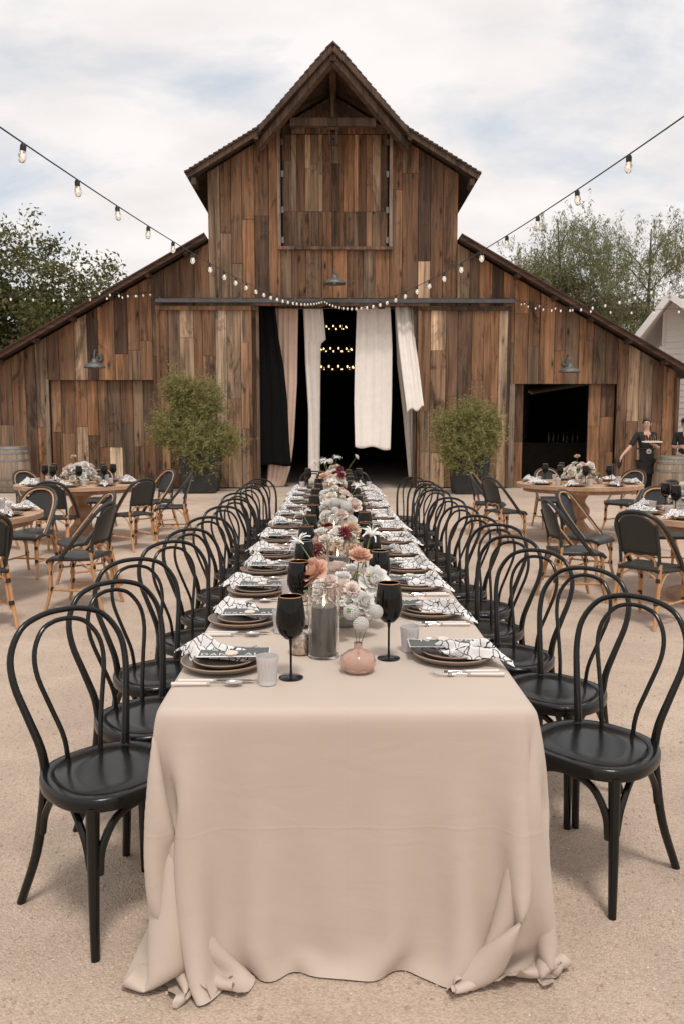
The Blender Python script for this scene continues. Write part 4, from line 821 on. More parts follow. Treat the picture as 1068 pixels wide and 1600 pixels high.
# ---------------------------------------------------------------- tableware prototypes (local: sitter looks along +Y, right hand +X)
def lathe_me(name, prof, n, matn, ang=50, **kw):
    b = MB(); b.lathe(prof, n, **kw); return b.mesh(name, matn, True, ang)
pl_me = lathe_me('dinner_plate', [(.001, 0), (.085, 0), (.09, .004), (.128, .012), (.136, .022), (.1355, .025), (.133, .0255), (.126, .017), (.09, .009), (.001, .008)], 48, ['plate', 'platerim'], ms=[0, 0, 0, 0, 1, 1, 0, 0, 0])
sp_me = lathe_me('side_plate', [(.001, 0), (.062, 0), (.066, .004), (.096, .010), (.102, .018), (.1015, .020), (.0995, .0205), (.094, .013), (.064, .008), (.001, .007)], 44, ['plate', 'platerim'], ms=[0, 0, 0, 0, 1, 1, 0, 0, 0])
b = MB(); nr = 64; rows = []
for r_, z in [(.001, 0), (.026, 0), (.027, .004), (.0255, .008), (.027, .016), (.0305, .062), (.0315, .066), (.034, .082), (.0335, .0855), (.032, .0855), (.030, .066), (.0285, .062), (.0245, .014), (.001, .012)]:
    rows.append([((r_ * (1 + (.035 * (1 if j % 4 < 2 else -1) if .015 < z < .064 and r_ > .0262 else 0))) * math.cos(2 * PI * j / nr), (r_ * (1 + (.035 * (1 if j % 4 < 2 else -1) if .015 < z < .064 and r_ > .0262 else 0))) * math.sin(2 * PI * j / nr), z) for j in range(nr)])
b.grid(rows, wrap=True); tum_me = b.mesh('tumbler', 'ash', True, 60)
GH = .255
gb_me = lathe_me('bowl', [(.004, .118), (.020, .124), (.036, .142), (.0445, .165), (.0455, .182), (.042, .215), (.0365, .2525), (.0362, .254), (.0345, .2525), (.0402, .215), (.0437, .182), (.0427, .166), (.034, .144), (.018, .127), (.001, .124)], 40, 'blackglass')
gs_me = lathe_me('stem', [(.0075, .004), (.0045, .012), (.0036, .03), (.0036, .1), (.006, .118), (.001, .1215)], 14, 'blackglass')
gf_me = lathe_me('foot', [(.001, 0), (.036, 0), (.0375, .0015), (.036, .003), (.012, .006), (.001, .0085)], 36, 'blackglass')
b = MB(); b.tube([(.0353 * math.cos(a), .0353 * math.sin(a), .2535) for a in np.linspace(0, 2 * PI, 40, False)], .0016, 6, closed=True); gr_me = b.mesh('gilt_rim', 'gold')
def wine_glass(x, y, z, label, group):
    t = thing('wine_glass', label, 'wine glass', (x, y, z), U(0, 6), group)
    ob('bowl', gb_me, t); ob('stem', gs_me, t); ob('foot', gf_me, t); ob('gilt_rim', gr_me, t); return t
def knife_me():
    b = MB(); b.tube([(0, -.11, .006), (0, -.108, .006), (0, -.05, .006), (0, -.004, .006)], [.003, .0062, .0058, .005], 10, 0); b.tube([(0, -.004, .006), (0, .0, .006), (0, .006, .006)], [.0052, .0075, .004], 10, 1)
    b.box((0, .055, .006), (.016, .10, .0018), 1); b.add([(-.008, .105, .0052), (.008, .105, .0052), (.004, .125, .0052), (-.008, .105, .0068), (.008, .105, .0068), (.004, .125, .0068)], [(2, 1, 0), (3, 4, 5), (0, 1, 4, 3), (1, 2, 5, 4), (2, 0, 3, 5)], 1)
    return b.mesh('knife', ['pearl', 'silver'], True, 40)
def fork_me(spoon=False):
    b = MB(); b.tube([(0, -.11, .006), (0, -.108, .006), (0, -.05, .006), (0, -.004, .006)], [.003, .006, .0055, .0048], 10, 0); b.tube([(0, -.004, .006), (0, .0, .006), (0, .006, .006)], [.005, .0075, .004], 10, 1)
    b.tube(bez([(0, .004, .006), (0, .03, .008), (0, .05, .005)], 6), [.003, .0026, .0024, .0024, .003, .004, .005], 8, 1, sq=.6)
    if spoon: b.grid([[(.017 * math.sin(a) * math.cos(PI * (v_ - .5)), .075 + .028 * math.sin(PI * (v_ - .5)), .004 + .008 * (1 - (math.cos(PI * (v_ - .5)) * math.cos(a)) * .8)) for a in np.linspace(-PI / 2, PI / 2, 9)] for v_ in np.linspace(0, 1, 9)], 1)
    else:
        b.box((0, .057, .005), (.019, .018, .002), 1)
        for q in (-.0075, -.0025, .0025, .0075): b.tube(bez([(q, .065, .005), (q, .085, .006), (q, .108, .012)], 5), [.0014] * 5 + [.0007], 5, 1)
    return b.mesh('spoon' if spoon else 'fork', ['pearl', 'silver'], True, 50)
kn_me, fk_me, spn_me = knife_me(), fork_me(), fork_me(True)
def text_me(body, size):
    cu = bpy.data.curves.new('t', 'FONT'); cu.body = body; cu.size = size; cu.align_x = 'CENTER'; cu.space_character = 1.25
    o = bpy.data.objects.new('t', cu); sc.collection.objects.link(o); dg = bpy.context.evaluated_depsgraph_get(); dg.update()
    me = bpy.data.meshes.new_from_object(o.evaluated_get(dg)); bpy.data.objects.remove(o); me.materials.clear(); me.materials.append(M['white']); return me
t1, t2 = text_me('DAN', .034), text_me('AL', .034)
b = MB(); b.box((0, 0, .0006), (.225, .098, .0012)); cw_me = b.mesh('white_backing', 'white', False)
b = MB(); b.box((0, .004, .0018), (.219, .086, .001)); cg_me = b.mesh('grey_sheet', 'cardgrey', False)
b = MB(); nn_ = 22; rows = []
for r_, z in [(.001, .0), (.019, 0), (.021, .003), (.0195, .007), (.016, .008), (.0145, .006), (.001, .0062)]:
    rows.append([(r_ * (1 + .06 * math.sin(3 * a + 1) + .04 * math.sin(5 * a)) * math.cos(a), r_ * (1 + .06 * math.sin(3 * a + 1) + .04 * math.sin(7 * a)) * math.sin(a), z) for a in np.linspace(0, 2 * PI, nn_, False)])
b.grid(rows, wrap=True); tk_me = b.mesh('token', 'token', True, 60)
def napkin_mesh(seed):
    """loosely knotted napkin: starts under the card, spills over the plate rim and fans out beside it"""
    rd = random.Random(seed); nu, nv = 34, 26; rows = []; ph = rd.uniform(0, 6); ph2 = rd.uniform(0, 6); bend = rd.uniform(-.02, .03); L_ = rd.uniform(.74, .88)
    for i in range(nu + 1):
        u = i / nu; row = []; cx = -.015 - .10 * u * L_ + bend * math.sin(u * 3); cy = .06 - .255 * u * L_
        wd = .038 + .018 * math.sin(u * PI * 1.3 + 1) + .055 * max(0, u - .45) ** 1.1 * 1.8
        d = math.hypot(cx, cy); base = .024 if d < .085 else (.030 if d < .128 else max(.0045, .030 - (d - .128) * .55))
        for j in range(nv + 1):
            v_ = j / nv * 2 - 1; f = math.sin(v_ * 7.5 + ph + u * 2.5) * .5 + math.sin(v_ * 13 + ph2 - u * 4) * .28 + math.sin(u * 11 + v_ * 3 + ph) * .25
            z = base + (.012 + .016 * math.sin(u * PI) + .008 * u) * (1 - abs(v_) ** 3) * (1 + 1.1 * f)
            px_ = cx + wd * v_ * (.92 + .1 * math.sin(u * 9 + ph)); py_ = cy + wd * .42 * v_ * (1 if u < .5 else 1) + .012 * f
            row.append((px_, py_, z))
        rows.append(row)
    b = MB(); b.grid(rows); return b.mesh('napkin', 'napkin', True, 0)
nap_me = [napkin_mesh(s_) for s_ in (1, 2, 3, 4)]
TT = TZ + .006
def rotp(x, y, a): return x * math.cos(a) - y * math.sin(a), x * math.sin(a) + y * math.cos(a)
def setting(X, Y, a, where, grp, full=True, i=0, gl=(.07, .225), tu=(.15, .17), glass=True):
    W_ = lambda x, y: (X + rotp(x, y, a)[0], Y + rotp(x, y, a)[1])
    def put(name, me, x, y, z, rz, label, cat): o = ob(name, me, None, (*W_(x, y), z), (0, 0, a + rz)); tag(o, label, cat, grp + ': ' + cat); return o
    put('dinner_plate', pl_me, 0, 0, TT, U(0, 6), f'grey brown dinner plate {where}', 'plate')
    put('side_plate', sp_me, 0, .004, TT + .0095, U(0, 6), f'small grey side plate {where}', 'side plate')
    n_ = put('napkin', nap_me[i % 4], 0, 0, TT, U(-.15, .15), f'black and white printed napkin {where}', 'napkin')
    if full:
        put('table_knife', kn_me, .168, -.005, TT, U(-.03, .03), f'pearl handled knife {where}', 'knife'); put('spoon', spn_me, .196, -.02, TT, U(-.04, .04), f'pearl handled spoon {where}', 'spoon')
        put('fork', fk_me, -.165, -.01, TT, U(-.05, .05), f'inner pearl handled fork {where}', 'fork'); put('fork', fk_me, -.193, -.02, TT, U(-.04, .04), f'outer pearl handled fork {where}', 'fork')
        cz = TT + .047; c = thing('menu_card', f'grey lettered menu card {where}', 'menu card', (*W_(.012, .035), cz), a + PI / 2 + U(-.05, .05), grp + ': menu card'); c.rotation_euler.x = U(.0, .03)
        ob('white_backing', cw_me, c); ob('grey_sheet', cg_me, c)
        ob('printed_name', t1, c, (-.062, -.036, .0026)); ob('printed_name', t2, c, (.058, -.036, .0026))
        o = put('place_token', tk_me, .04, .03, cz + .0032, U(0, 6), f'plaster token on menu card {where}', 'token')
    put('tumbler', tum_me, tu[0] + U(-.012, .012), tu[1] + U(-.012, .012), TT, 0, f'ash grey ribbed tumbler {where}', 'tumbler')
    if glass: wine_glass(*W_(gl[0] + U(-.012, .012), gl[1] + U(-.01, .01)), TT, f'black wine glass with gilt rim {where}', grp + ': wine glass')
for i, (x, y) in enumerate(HL):
    yy = [2.49, 3.05, 3.61][i] if i < 3 else y - .02
    setting(-.347, yy, -PI / 2, f'{"nearest the camera" if i == 0 else ORD[i] + " from camera"}, left side of long table', 'long table settings', True, i, (.115, .215) if i == 0 else (.07, .22), (.185, .155) if i == 0 else (.15, .165))
for i, (x, y) in enumerate(HR):
    yy = [2.57, 3.19, 3.73][i] if i < 3 else y - .15
    setting(.398, yy, PI / 2, f'{"nearest the camera" if i == 0 else ORD[i] + " from camera"}, right side of long table', 'long table settings', True, i + 1, (.0, .218) if i == 0 else (.05, .215), (.09, .14) if i == 0 else (.11, .15))
setting(-.20, 9.9, PI, 'at the far table end on the left', 'long table settings', False, 2, (.1, .2), (.17, .12))
setting(.27, 9.9, PI, 'at the far table end on the right', 'long table settings', False, 3, (-.05, .22), (-.17, .12), True)

# ---------------------------------------------------------------- flowers (bloom size about 1 = radius of the open flower)
def petal_rings(rings, nu=3, nv=4, seed=0, rnd=0.):
    """rings: (count, start radius, height, length, width, open angle from vertical at base and tip, ruffle)"""
    rd = random.Random(seed); b = MB()
    for (n, r0, z0, ln, wd, a0, a1, ruf) in rings:
        off = rd.uniform(0, 6)
        for k in range(n):
            th = off + 2 * PI * (k + rd.uniform(-.18, .18)) / n; l = ln * rd.uniform(.88, 1.12); da = rd.uniform(-.12, .12); rows = []; r_, z = r0, z0
            for i in range(nv + 1):
                v_ = i / nv; a = a0 + (a1 - a0) * v_ + da
                if i: r_ += math.sin(a) * l / nv; z += math.cos(a) * l / nv
                w_ = wd * (math.sin(min(1, .28 + v_ * .85) * PI * .86) ** .8 if not rnd else (.45 + .75 * v_ - .25 * v_ ** 4)); row = []
                for j in range(nu + 1):
                    u = j / nu * 2 - 1; cup = .22 * wd * u * u; rf = ruf * math.sin(u * 4 + k * 2.1 + v_ * 3) * v_
                    x = r_ - cup * math.cos(a) + rf; zz_ = z + cup * math.sin(a) + rf * .6; y = u * w_ / 2; sb_ = rnd * l * u * u * v_ ** 2; x -= sb_ * math.sin(a); zz_ -= sb_ * math.cos(a)
                    row.append((x * math.cos(th) - y * math.sin(th), x * math.sin(th) + y * math.cos(th), zz_))
                rows.append(row)
            b.grid(rows)
    return b
rose_me = petal_rings([(3, .03, .02, .50, .46, .0, -.45, .02), (4, .09, .0, .55, .58, .08, -.3, .03), (5, .17, -.04, .60, .70, .2, -.05, .03), (6, .26, -.10, .64, .80, .38, .3, .04), (7, .34, -.18, .66, .86, .62, .85, .05), (8, .38, -.26, .68, .88, .95, 1.5, .06)], 4, 5, seed=1, rnd=.28).mesh('rose', 'petal', True, 0)
carn_me = petal_rings([(7, .05, 0, .6, .40, .05, .4, .09), (9, .14, -.02, .66, .46, .3, .6, .10), (11, .20, -.06, .72, .5, .6, 1.0, .11), (12, .22, -.12, .74, .52, .95, 1.6, .11)], 4, 4, seed=2, rnd=.12).mesh('carnation', 'petal', True, 0)
dahl_me = petal_rings([(10, .05, .3, .26, .16, .1, .5, .01), (13, .12, .25, .42, .2, .4, .9, .015), (15, .16, .18, .62, .24, .75, 1.3, .015), (16, .18, .1, .78, .26, 1.1, 1.7, .015), (16, .18, .03, .82, .26, 1.45, 2.1, .015)], 2, 3, seed=3).mesh('dahlia', 'petal', True, 0)
scab_b = MB(); rd_ = random.Random(5)
for k in range(150):
    z = 1 - 1.75 * (k + .5) / 150; th = k * 2.39996; r_ = math.sqrt(max(0, 1 - z * z)); c = Vector((r_ * math.cos(th), r_ * math.sin(th), z)); t_ = c.orthogonal().normalized(); u_ = c.cross(t_); q = .17
    scab_b.add([c * .75, c * .98 + t_ * q, c * 1.04 + u_ * q * .8, c * .98 - t_ * q, c * 1.02 - u_ * q], [(0, 1, 2), (0, 2, 3), (0, 3, 4), (0, 4, 1), (1, 4, 3, 2)])
scab_b.lathe([(.001, .8), (.6, .68), (.92, 0), (.6, -.6), (.001, -.8)], 12); scab_me = scab_b.mesh('scabious', 'petal', True, 0)
ner_me = petal_rings([(6, .03, 0, 1.05, .2, .3, 2.2, .03), (6, .02, .02, .95, .16, .2, 1.7, .05), (5, .02, .05, .8, .05, .1, .8, .02)], 2, 6, seed=6).mesh('nerine', 'petal', True, 0)
def leaf_shape(lob=3):
    b = MB(); out = []
    for i in range(13):
        v_ = i / 12; w_ = .32 * math.sin(PI * min(1, v_ * .96 + .03)) ** .7 * (1 + .38 * math.sin(v_ * lob * 2 * PI)); out.append([(-w_, v_, .05 * math.sin(v_ * 5) - .02), (0, v_, .1 * math.sin(v_ * 3)), (w_, v_, .06 * math.sin(v_ * 4 + 1) - .02)])
    b.grid(out); return b
lb_me = leaf_shape().mesh('leaf', 'bronzeleaf', True, 0); lg_me = leaf_shape(0).mesh('leaf', 'greenleaf', True, 0)
COL = dict(white=(.87, .845, .81), ivory=(.86, .79, .70), blush=(.80, .62, .54), pale=(.84, .73, .67), peach=(.76, .50, .38), tan=(.70, .51, .37), wine=(.17, .012, .016), burg=(.10, .008, .012))
BL = {'rose': rose_me, 'carnation': carn_me, 'dahlia': dahl_me, 'scabious': scab_me, 'nerine': ner_me}
def add_bloom(t, kind, col, p, s_, out, stem_from=None):
    d = Vector(out).normalized(); q = Vector((0, 0, 1)).rotation_difference(d); e = (q @ Matrix.Rotation(U(0, 6), 3, 'Z').to_quaternion()).to_euler()
    kc = U(.95, 1.06); ob(kind, BL[kind], t, p, e, s_, tuple(min(.88, c * kc) for c in COL[col]))
    if stem_from is not None:
        b = MB(); a = Vector(stem_from); e_ = Vector(p) - d * s_ * .1; b.tube(bez([a, (a + e_) / 2 + Vector((U(-.01, .01), U(-.01, .01), .01)), e_], 8), .0026, 6); ob('stem', b.mesh('stem', 'stem'), t)
bowl_me = lathe_me('bowl', [(.001, 0), (.045, 0), (.05, .006), (.072, .03), (.085, .065), (.082, .085), (.075, .085), (.076, .06), (.06, .03), (.001, .02)], 30, 'stone')
def arrangement(x, y, z, sx, sy, hgt, n, label, palette, specials=(), seed=0, vase=bowl_me, group='flower arrangements on the long table', bs=1.0):
    random.seed(seed + 500); t = thing('flower_arrangement', label, 'flowers', (x, y, z), U(0, 6) * 0, group); ob('bowl', vase, t)
    for i in range(n):
        f = (i + .5) / n; el = math.acos(1 - f * 1.02); az = i * 2.39996 + U(-.3, .3); d = Vector((math.sin(el) * math.cos(az), math.sin(el) * math.sin(az), math.cos(el)))
        p = Vector((d.x * sx, d.y * sy, .08 + max(-.02, d.z) * hgt)) * U(.9, 1.05); kind, col = random.choice(palette); s_ = {'rose': .046, 'carnation': .038, 'dahlia': .042, 'scabious': .023, 'nerine': .05}[kind] * U(.82, 1.15) * bs
        add_bloom(t, kind, col, p, s_, d + Vector((0, 0, .35)), (p.x * .25, p.y * .25, .06))
    for (kind, col, p, s_, out) in specials: add_bloom(t, kind, col, p, s_, out, (p[0] * .2, p[1] * .2, .07))
    for i in range(int(n * .55)):
        az = U(0, 6.28); r_ = U(.75, 1.12); p = (math.cos(az) * sx * r_, math.sin(az) * sy * r_, .07 + U(-.02, .6) * hgt); ob('leaf', lb_me if random.random() < .6 else lg_me, t, p, (U(-.2, .9), U(-.4, .4), az - PI / 2 + U(-.5, .5)), U(.05, .085))
    return t
PA = [('rose', 'pale'), ('rose', 'white'), ('rose', 'white'), ('rose', 'blush'), ('carnation', 'white'), ('carnation', 'white'), ('carnation', 'ivory'), ('rose', 'ivory'), ('carnation', 'pale'), ('scabious', 'white')]
PBn = [('rose', 'white'), ('rose', 'pale'), ('carnation', 'white'), ('carnation', 'tan'), ('rose', 'blush'), ('carnation', 'ivory'), ('dahlia', 'wine'), ('scabious', 'ivory'), ('nerine', 'white')]
TC = .03
arrangement(TC + .015, 3.02, TT, .135, .24, .15, 27, 'nearest flower arrangement, peach and white roses in a grey bowl', PA,
    [('rose', 'peach', (-.12, -.04, .215), .066, (-.5, -.5, .6)), ('carnation', 'peach', (.055, -.06, .275), .05, (.1, -.3, .9)), ('nerine', 'white', (.10, .02, .34), .06, (.3, -.2, .8)), ('nerine', 'white', (-.17, .05, .31), .055, (-.5, -.2, .7)), ('rose', 'white', (.11, -.08, .19), .062, (.3, -.7, .5)), ('rose', 'pale', (-.01, -.15, .15), .066, (0, -.8, .5))], 1)
arrangement(TC - .02, 4.15, TT, .14, .27, .15, 34, 'second flower arrangement from the camera, with deep red dahlias', PBn,
    [('dahlia', 'wine', (.045, -.10, .215), .046, (.0, -.75, .6)), ('dahlia', 'burg', (.10, -.26, .12), .042, (.4, -.6, .5)), ('nerine', 'white', (-.16, .0, .30), .055, (-.4, 0, .8)), ('carnation', 'tan', (.09, .02, .22), .055, (.3, -.4, .6)), ('carnation', 'tan', (-.09, -.08, .17), .055, (-.4, -.5, .6))], 2)
arrangement(TC + .01, 5.25, TT, .14, .28, .19, 34, 'third flower arrangement from the camera, mostly white and blush', PA, [('rose', 'pale', (.1, -.1, .26), .06, (.3, -.5, .7)), ('scabious', 'white', (-.02, -.12, .27), .034, (0, -.4, .9)), ('scabious', 'white', (.05, -.16, .25), .034, (0, -.5, .8))], 3)
arrangement(TC, 6.45, TT, .14, .30, .20, 32, 'fourth flower arrangement from the camera, blush roses and white nerines', PBn + PA, [('nerine', 'white', (-.04, -.1, .31), .06, (0, -.3, 1)), ('nerine', 'white', (.16, -.05, .27), .06, (.4, -.2, .8))], 4)
arrangement(TC - .01, 7.65, TT, .14, .30, .22, 32, 'fifth flower arrangement from the camera, peach carnations and roses', PBn + PA, [('carnation', 'peach', (-.1, 0, .28), .055, (-.2, -.3, 1)), ('dahlia', 'wine', (.06, -.1, .3), .045, (.1, -.6, .7))], 5)
arrangement(TC, 8.75, TT, .14, .28, .20, 30, 'sixth flower arrangement from the camera, tall with red dahlias', PA, [('dahlia', 'wine', (.05, -.1, .30), .046, (.1, -.7, .6)), ('dahlia', 'burg', (.0, -.14, .25), .046, (0, -.8, .5)), ('nerine', 'white', (-.10, 0, .36), .06, (-.2, -.2, 1))], 6)
arrangement(TC, 9.55, TT, .13, .22, .20, 22, 'farthest flower arrangement with white blooms above the table end', PA, [('nerine', 'white', (.02, -.05, .38), .065, (.1, -.3, 1)), ('nerine', 'white', (-.14, -.05, .35), .06, (-.2, -.3, 1)), ('rose', 'ivory', (.26, 0, .40), .04, (.8, 0, .5)), ('scabious', 'white', (-.05, -.08, .35), .034, (0, -.3, 1)), ('nerine', 'white', (-.24, 0, .33), .055, (-.5, -.2, .8))], 7)
random.seed(77)
# hurricane candles
hg_me = lathe_me('glass_cylinder', [(.001, 0), (.049, 0), (.052, .003), (.052, .238), (.0508, .240), (.0494, .238), (.0494, .008), (.001, .007)], 44, 'glass', 30)
wx_me = lathe_me('wax', [(.001, 0), (.0405, 0), (.0415, .003), (.0415, .157), (.0395, .161), (.033, .159), (.026, .149), (.001, .148)], 40, 'wax', 45)
b = MB(); b.tube([(0, 0, .147), (.001, 0, .158), (.003, 0, .164)], .0012, 6); wk_me = b.mesh('wick', 'wick')
fl_me = lathe_me('flame', [(.0005, .161), (.0038, .166), (.0046, .171), (.0034, .180), (.0015, .188), (.0003, .194)], 14, 'flame', 0)
hur = [(-.028, 2.60), (TC - .005, 3.62), (TC - .02, 4.72), (TC + .0, 5.86), (TC, 7.05), (TC, 8.2)]
for i, (x, y) in enumerate(hur):
    s_ = '' if i in (0, 5) else ' from the camera'
    tag(ob('hurricane_glass', hg_me, None, (x, y, TT)), f'{ORDX(i, 6)} clear glass cylinder{s_} around a candle on the long table', 'candle glass', 'hurricane glasses')
    t = thing('pillar_candle', f'{ORDX(i, 6)} grey pillar candle{s_} burning inside a glass cylinder', 'candle', (x, y, TT + .0085), 0, 'pillar candles'); ob('wax', wx_me, t); ob('wick', wk_me, t); ob('flame', fl_me, t)
# mercury votives
vo_me = lathe_me('votive_cup', [(.001, 0), (.030, 0), (.036, .006), (.0385, .035), (.037, .068), (.036, .072), (.034, .070), (.0355, .035), (.033, .008), (.001, .006)], 30, 'mercury')
vw_me = lathe_me('tealight', [(.001, .007), (.027, .007), (.027, .022), (.001, .022)], 20, 'white')
vf_me = lathe_me('flame', [(.0005, .023), (.004, .028), (.0048, .033), (.002, .044), (.0003, .05)], 10, 'flame', 0)
vot = [(-.108, 2.63), (TC - .17, 3.45), (TC + .17, 4.55), (TC - .16, 5.6), (TC + .15, 6.9), (TC - .14, 8.1)]
for i, (x, y) in enumerate(vot):
    t = thing('votive_holder', f'{ORDX(i, 6)} speckled mercury glass votive{"" if i in (0, 5) else " from the camera"} on the long table', 'votive', (x, y, TT), U(0, 6), 'mercury votives'); ob('cup', vo_me, t); ob('tealight', vw_me, t); ob('flame', vf_me, t)
# peach bud vase with three white scabious
bv = thing('bud_vase', 'rounded peach glass bud vase at the near end of the table', 'vase', (.079, 2.43, TT))
ob('vase_body', lathe_me('vase_body', [(.001, 0), (.038, 0), (.050, .008), (.056, .028), (.052, .050), (.036, .064), (.016, .070), (.0125, .078), (.0135, .092), (.0118, .092), (.0108, .078), (.014, .068), (.034, .0615), (.0495, .049), (.0535, .028), (.047, .010), (.001, .006)], 44, 'pinkglass', 0), bv)
for nm, p, s_, out in (('white scabious standing in the peach bud vase, middle bloom', (.008, -.012, .145), .024, (.1, -.5, .9)), ('white scabious standing in the peach bud vase, leftmost open bloom', (-.022, .01, .178), .025, (-.3, -.8, .45)), ('white scabious leaning right out of the peach bud vase', (.055, .015, .178), .023, (.6, -.3, .6))):
    t = thing('scabious_stem', nm, 'flower', (.079, 2.43, TT + .008), 0, 'flowers in the bud vase'); ob('bloom', scab_me, t, p, Vector((0, 0, 1)).rotation_difference(Vector(out).normalized()).to_euler(), s_, COL['white'])
    b = MB(); b.tube(bez([(p[0] * -.4, .006, .0), (p[0] * .1, .002, .07), (p[0] * .55, p[1] * .6, p[2] * .75), p], 12), .0013, 6); ob('stem', b.mesh('stem', 'stem'), t)
    if 'leftmost' in nm:
        b = MB(); b.lathe([(.001, .004), (.006, .003), (.007, -.002), (.001, -.004)], 10); ob('flower_eye', b.mesh('flower_eye', 'stem'), t, Vector(p) + Vector(out).normalized() * .0255, Vector((0, 0, 1)).rotation_difference(Vector(out).normalized()).to_euler())

# ---------------------------------------------------------------- rattan bistro chairs; local front is +Y
def uvgrid(rows, su, sv):
    b = MB(); b.grid(rows); b.uv = [(j * su, i * sv) for i in range(len(rows)) for j in range(len(rows[0]))]; return b
def build_rattan():
    t = thing('rattan_chair', '', 'chair', (0, 0, 0), 0, 'rattan bistro chairs at the round tables')
    # seat: woven slab with rounded waterfall front
    nu, nv = 20, 20; rows = []
    def sxy(u, v_): 
        y = -.19 + .42 * v_; wdt = .175 + .05 * min(1, v_ * 1.6) - .03 * max(0, v_ - .8) * 5 * .2; rr = 1 - .5 * max(0, (v_ - .86) / .14) ** 2 * abs(u) ** 3 * .25; return u * wdt * rr, y
    for i in range(nv + 1):
        v_ = i / nv; rows.append([(*sxy(j / nu * 2 - 1, v_), .462 - .018 * (1 - abs(j / nu * 2 - 1) ** 2) * math.sin(PI * v_) - .05 * max(0, (v_ - .8) / .2) ** 2 - .012 * abs(j / nu * 2 - 1) ** 6) for j in range(nu + 1)])
    b = uvgrid(rows, 2.6, 2.6); o = ob('seat', b.mesh('seat', 'cane', True, 0), t); md = o.modifiers.new('t', 'SOLIDIFY'); md.thickness = .03; md.offset = -1
    # slanted hoop: wrapped dark cane with a pale rattan pole along its inside
    hp = [(.225, .09, .43), (.228, .0, .535), (.222, -.10, .655), (.205, -.18, .755), (.16, -.235, .835), (.085, -.262, .876), (0, -.27, .887)]
    full = hp + [(-x, y, z) for x, y, z in hp[-2::-1]]; pts = bez(full, 52)
    b = MB(); b.tube(pts, .0165, 8); b.uv = [(j * 2.0, i * 1.5) for i in range(53) for j in range(8)]; ob('back_hoop', b.mesh('back_hoop', 'cane'), t)
    ins = [(x * .88, y + .012, z - (.014 if abs(x) > .01 else .016)) for x, y, z in full]
    b = MB(); b.tube(bez(ins, 52), .0095, 8); ob('hoop_pole', b.mesh('hoop_pole', 'rattan'), t)
    # woven back panel under the arch
    rows = []; z0 = .565
    for i in range(15):
        v_ = i / 14; row = []
        for j in range(19):
            u = j / 18 * 2 - 1; x = u * .158; zt = .868 - .10 * abs(u) ** 2.6; z = z0 + (zt - z0) * v_; y = -.165 - .10 * ((z - z0) / .31) ** 1.0 - .022 * (1 - u * u); row.append((x, y, z))
        rows.append(row)
    b = uvgrid(rows, 2.2, 2.2); o = ob('back_panel', b.mesh('back_panel', 'cane', True, 0), t); md = o.modifiers.new('t', 'SOLIDIFY'); md.thickness = .014; md.offset = 0
    for s_ in (-1, 1):
        b = MB(); b.tube([(s_ * .160, -.245, .79), (s_ * .160, -.185, .60), (s_ * .160, -.168, .475)], .0135, 7); b.uv = [(j * 2., i * 20) for i in range(3) for j in range(7)]; ob('back_post', b.mesh('back_post', 'cane'), t)
    b = MB(); b.tube(bez([(-.158, -.168, .567), (0, -.192, .562), (.158, -.168, .567)], 12), .0125, 7); ob('back_rail', b.mesh('back_rail', 'bind'), t)
    # legs: paired poles with black bindings
    bd = MB()
    b = MB(); b.tube([(0, 0, -.016), (0, 0, .016)], .0215, 10); bind_me = b.mesh('binding', 'bind', True, 40)
    for s_ in (-1, 1):
        for fr in (0, 1):
            if fr: pts = bez([(s_ * .192, .185, .445), (s_ * .192, .19, .3), (s_ * .194, .195, .15), (s_ * .205, .235, .0)], 10)
            else: pts = bez([(s_ * .165, -.165, .49), (s_ * .172, -.185, .35), (s_ * .182, -.225, .16), (s_ * .192, -.27, .0)], 10)
            b = MB(); b.tube(pts, .0145, 9); b.tube([p + Vector((-s_ * .022, -.0 if fr else .012, 0)) for p in pts[1:8]], .0095, 8); lg = ob('leg', b.mesh('leg', 'rattan'), t)
            for k in (3, 6):
                d = (pts[k + 1] - pts[k]).normalized(); ob('binding', bind_me, lg, pts[k] + Vector((-s_ * .008, 0, 0)), Vector((0, 0, 1)).rotation_difference(d).to_euler())
        b = MB(); b.tube([(s_ * .186, .19, .17), (s_ * .18, -.21, .17)], .0095, 8); ob('stretcher', b.mesh('stretcher', 'rattan'), t)
        for q_ in ([(s_ * .186, .18, .29), (s_ * .19, .13, .39), (s_ * .185, .06, .43)], [(s_ * .175, -.19, .29), (s_ * .18, -.12, .39), (s_ * .185, -.04, .43)]): b = MB(); b.tube(bez(q_, 8), .008, 7); ob('brace', b.mesh('brace', 'rattan'), t)
    b = MB(); b.tube([(-.182, 0, .172), (.182, 0, .172)], .0095, 8); ob('stretcher', b.mesh('stretcher', 'rattan'), t)
    for y, xx in ((.19, .19), (-.185, .172)):
        for sg in (-1, 1): b = MB(); b.tube(bez([(sg * xx, y, .28), (sg * xx * .8, y, .38), (sg * xx * .35, y, .43)], 8), .008, 7); ob('brace', b.mesh('brace', 'rattan'), t)
    b = MB(); b.tube(bez([(-.13, -.172, .47), (-.12, -.178, .52), (-.06, -.188, .553), (0, -.19, .535), (.06, -.188, .553), (.12, -.178, .52), (.13, -.172, .47)], 20), .0095, 8); ob('back_arch', b.mesh('back_arch', 'rattan'), t)
    return t
rat0 = build_rattan(); usedr = [False]
def put_rattan(x, y, face, label):
    if not usedr[0]:
        usedr[0] = True; rat0.location = (x, y, 0); rat0.rotation_euler = (0, 0, R(face - 90)); rat0['label'] = label; return
    dup(rat0, (x, y, 0), R(face - 90), label)

